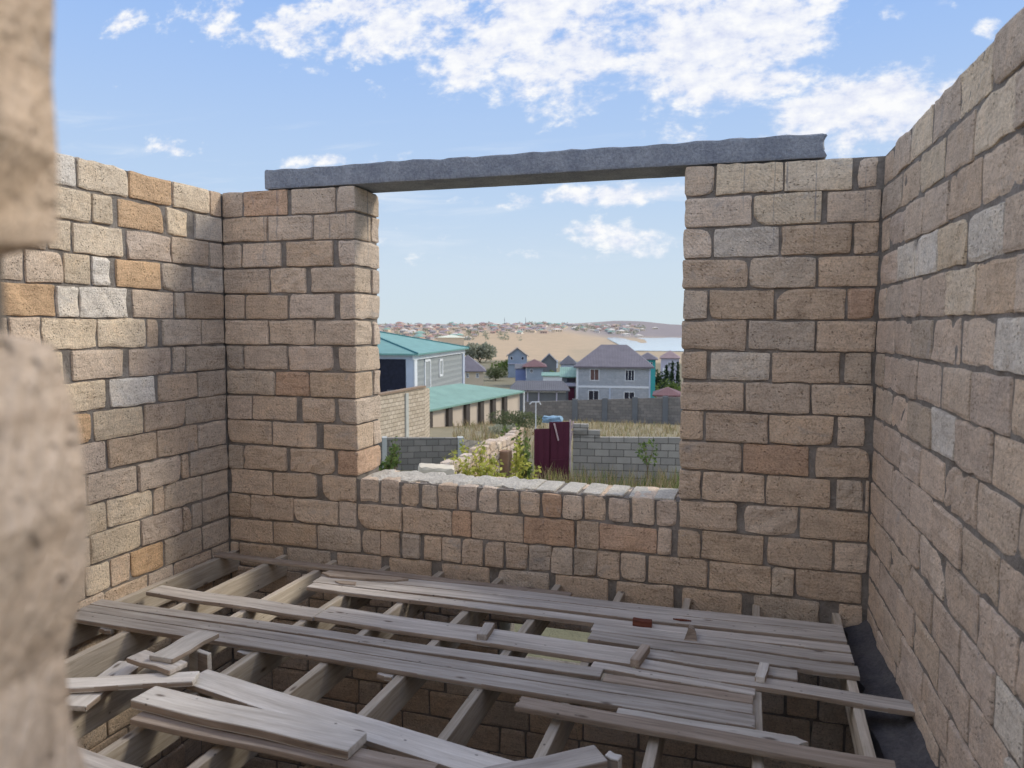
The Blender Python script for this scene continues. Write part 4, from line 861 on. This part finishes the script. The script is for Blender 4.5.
# dry grass
def grass(name, label, pts, hmin, hmax, mats, seed, wid=.012):
    rng = np.random.default_rng(seed); vs = []; fs = []; fm = []
    for (x, y, k) in pts:
        z = terr(x, y)
        for _ in range(k):
            a = rng.uniform(0, 6.28); h = rng.uniform(hmin, hmax); ox, oy = rng.normal(0, .18, 2); lean = rng.normal(0, .25*h, 2); b = len(vs); c, s = math.cos(a)*wid*h*1.5, math.sin(a)*wid*h*1.5
            p = np.array([x+ox, y+oy, z-.05]); mid = p+[lean[0]*.4, lean[1]*.4, h*.55]; tip = p+[lean[0], lean[1], h]
            vs += [p+[c, s, 0], p-[c, s, 0], mid+[c*.8, s*.8, 0], mid-[c*.8, s*.8, 0], tip]; fs += [(b, b+1, b+3, b+2), (b+2, b+3, b+4)]; q = int(rng.integers(len(mats))); fm += [q, q]
    o = link(name, vs, fs, mats, None, fm); tag(o, label, 'grass', None, 'stuff'); return o
rng = np.random.default_rng(77); pts = []
for _ in range(330):
    P = at_Z(rng.uniform(540, 700), 470, rng.uniform(19.5, 22.6)); pts.append((P[0], P[1], int(rng.integers(5, 10))))
grass('dry_grass', 'tall dry grass growing along the foot of the stepped block wall', pts, .35, 1.0, [STRAW, STRAW, GRN2, LGRN], 5)
pts = []
for _ in range(300):
    P = at_Z(rng.uniform(425, 560), 470, rng.uniform(17, 23)); pts.append((P[0], P[1], int(rng.integers(4, 9))))
grass('weeds', 'tangled weeds around the rubble wall', pts, .3, .95, [STRAW, GRN2, LYEL, LGRN], 6)
pts = []
for _ in range(900):
    P = at_Z(rng.uniform(455, 705), 420, rng.uniform(31, 76)); pts.append((P[0], P[1], 5))
grass('field_grass', 'dry straw-coloured grass of the yard before the pillared fence', pts, .25, .7, [STRAW, STRAW, STRAW, GRN2], 7, .03)

# ------------------------------------------------------------------ the town on the far hillside
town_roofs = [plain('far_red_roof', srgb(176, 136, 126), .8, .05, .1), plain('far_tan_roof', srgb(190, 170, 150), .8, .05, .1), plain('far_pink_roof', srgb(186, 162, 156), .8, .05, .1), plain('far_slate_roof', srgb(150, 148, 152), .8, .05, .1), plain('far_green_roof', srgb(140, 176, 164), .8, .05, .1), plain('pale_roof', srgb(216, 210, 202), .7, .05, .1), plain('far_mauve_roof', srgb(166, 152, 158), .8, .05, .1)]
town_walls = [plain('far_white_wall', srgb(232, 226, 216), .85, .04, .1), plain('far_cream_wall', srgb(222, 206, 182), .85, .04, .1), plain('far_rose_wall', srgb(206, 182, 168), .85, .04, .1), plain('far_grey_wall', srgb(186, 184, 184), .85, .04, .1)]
protos = []
for wi, wm in enumerate(town_walls):
    for ri in range(7):
        rm = town_roofs[ri]; m = MB(); W0, D0, H0 = 5.5, 5.0, 5.0
        m.box((-W0, -D0, -3), (W0, D0, H0), 0); z = H0
        m.add([(-W0-.5, -D0-.5, z), (W0+.5, -D0-.5, z), (W0+.5, D0+.5, z), (-W0-.5, D0+.5, z), (-W0*.4, 0, z+2.6), (W0*.4, 0, z+2.6)], [(0, 1, 5, 4), (1, 2, 5), (2, 3, 4, 5), (3, 0, 4), (3, 2, 1, 0)], 1)
        for xx in (-3.2, 0, 3.2): m.box((xx-.7, -D0-.05, 1.6), (xx+.7, -D0+.05, 3.4), 2)
        o = m.build('town_house', [wm, rm, GLASS]); protos.append((o, ['white', 'cream', 'rose', 'grey'][wi], ['red', 'tan', 'pink', 'slate', 'green', 'pale', 'mauve'][ri]))
rng = np.random.default_rng(21); k = 0; spots = []
tries = 0
while len(spots) < 285 and tries < 9000:
    tries += 1
    px = 372+268*rng.uniform(0, 1)**1.35
    Z = rng.uniform(800, 1450) if px < 475 else rng.uniform(1020, 1500)
    if px > 560: Z = rng.uniform(1200, 1580)
    P = CAM+ray(px, 325)*Z
    if all((P[0]-q[0])**2+(P[1]-q[1])**2 > 15.5**2 for q in [s_[2] for s_ in spots]): spots.append((px, Z, P))
for i, (px, Z, _p) in enumerate(spots):
    src, wn, rn = protos[i % len(protos)] if i < len(protos) else protos[int(rng.integers(len(protos)))]
    o = src if i < len(protos) else src.copy()
    if i >= len(protos): C.objects.link(o)
    d = ray(px, 325); P = CAM+d*Z; o.location = (P[0], P[1], terr(P[0], P[1])-.4); s = rng.uniform(.55, .95); o.scale = (s*rng.uniform(.8, 1.3), s, s*rng.uniform(.7, 1.0)); o.rotation_euler = (0, 0, rng.uniform(-.5, .9))
    tag(o, 'tiny %s-walled house with a %s roof in the far hillside town' % (wn, rn), 'house', '%s-walled, %s-roofed houses of the far town' % (wn, rn))
rng = np.random.default_rng(31); m = MB()
for _ in range(170):
    px = rng.uniform(375, 645); Z = rng.uniform(800, 1500) if px < 520 else rng.uniform(1150, 1600); P = CAM+ray(px, 325)*Z; z = terr(P[0], P[1]); r = rng.uniform(1.6, 3.4)
    v, f = leaves(26, (P[0], P[1], z+r*.8), (r*1.2, r*1.2, r), r*.9, rng); m.add(v, f)
o = m.build('distant_foliage', LGREY); tag(o, 'dotted grey-green treetops among the houses of the far town', 'trees', None, 'stuff')
# houses on the lake's far shore
for k, (px, py, Z, wm, lab) in enumerate([(626, 338, 1120, 0, 'white house with a pale roof at the near end of the far lake shore'), (638.5, 341, 1085, 0, 'white boathouse at the edge of the lake'), (642, 333, 1350, 1, 'cream house in the middle of the far lake shore'), (655, 333, 1500, 1, 'long cream house farther along the lake shore'), (627, 332, 1500, 0, 'white house high above the far lake shore')]):
    o = protos[(5, 5, 12, 12, 5)[k]][0].copy(); C.objects.link(o); P = CAM+ray(px, py)*Z; o.location = (P[0], P[1], max(terr(P[0], P[1]), -14.2)-.2); o.scale = (.9, .8, .55); o.name = 'shore_house'; tag(o, lab, 'house', 'houses on the lake shore')
# two thin masts on the town's skyline
for k, (px, lab) in enumerate([(504.5, 'thin mast on the town skyline above the tan field'), (525.5, 'second thin mast on the town skyline, nearer the hill')]):
    P = CAM+ray(px, 325)*1400; z = terr(P[0], P[1]); m = MB(); m.tube((0, 0, 0), (0, 0, 15), .5, .2, 5); m.box((-1.6, -.1, 11), (1.6, .1, 11.3)); o = m.build('mast', DGREY); o.location = (P[0], P[1], z); tag(o, lab, 'mast')
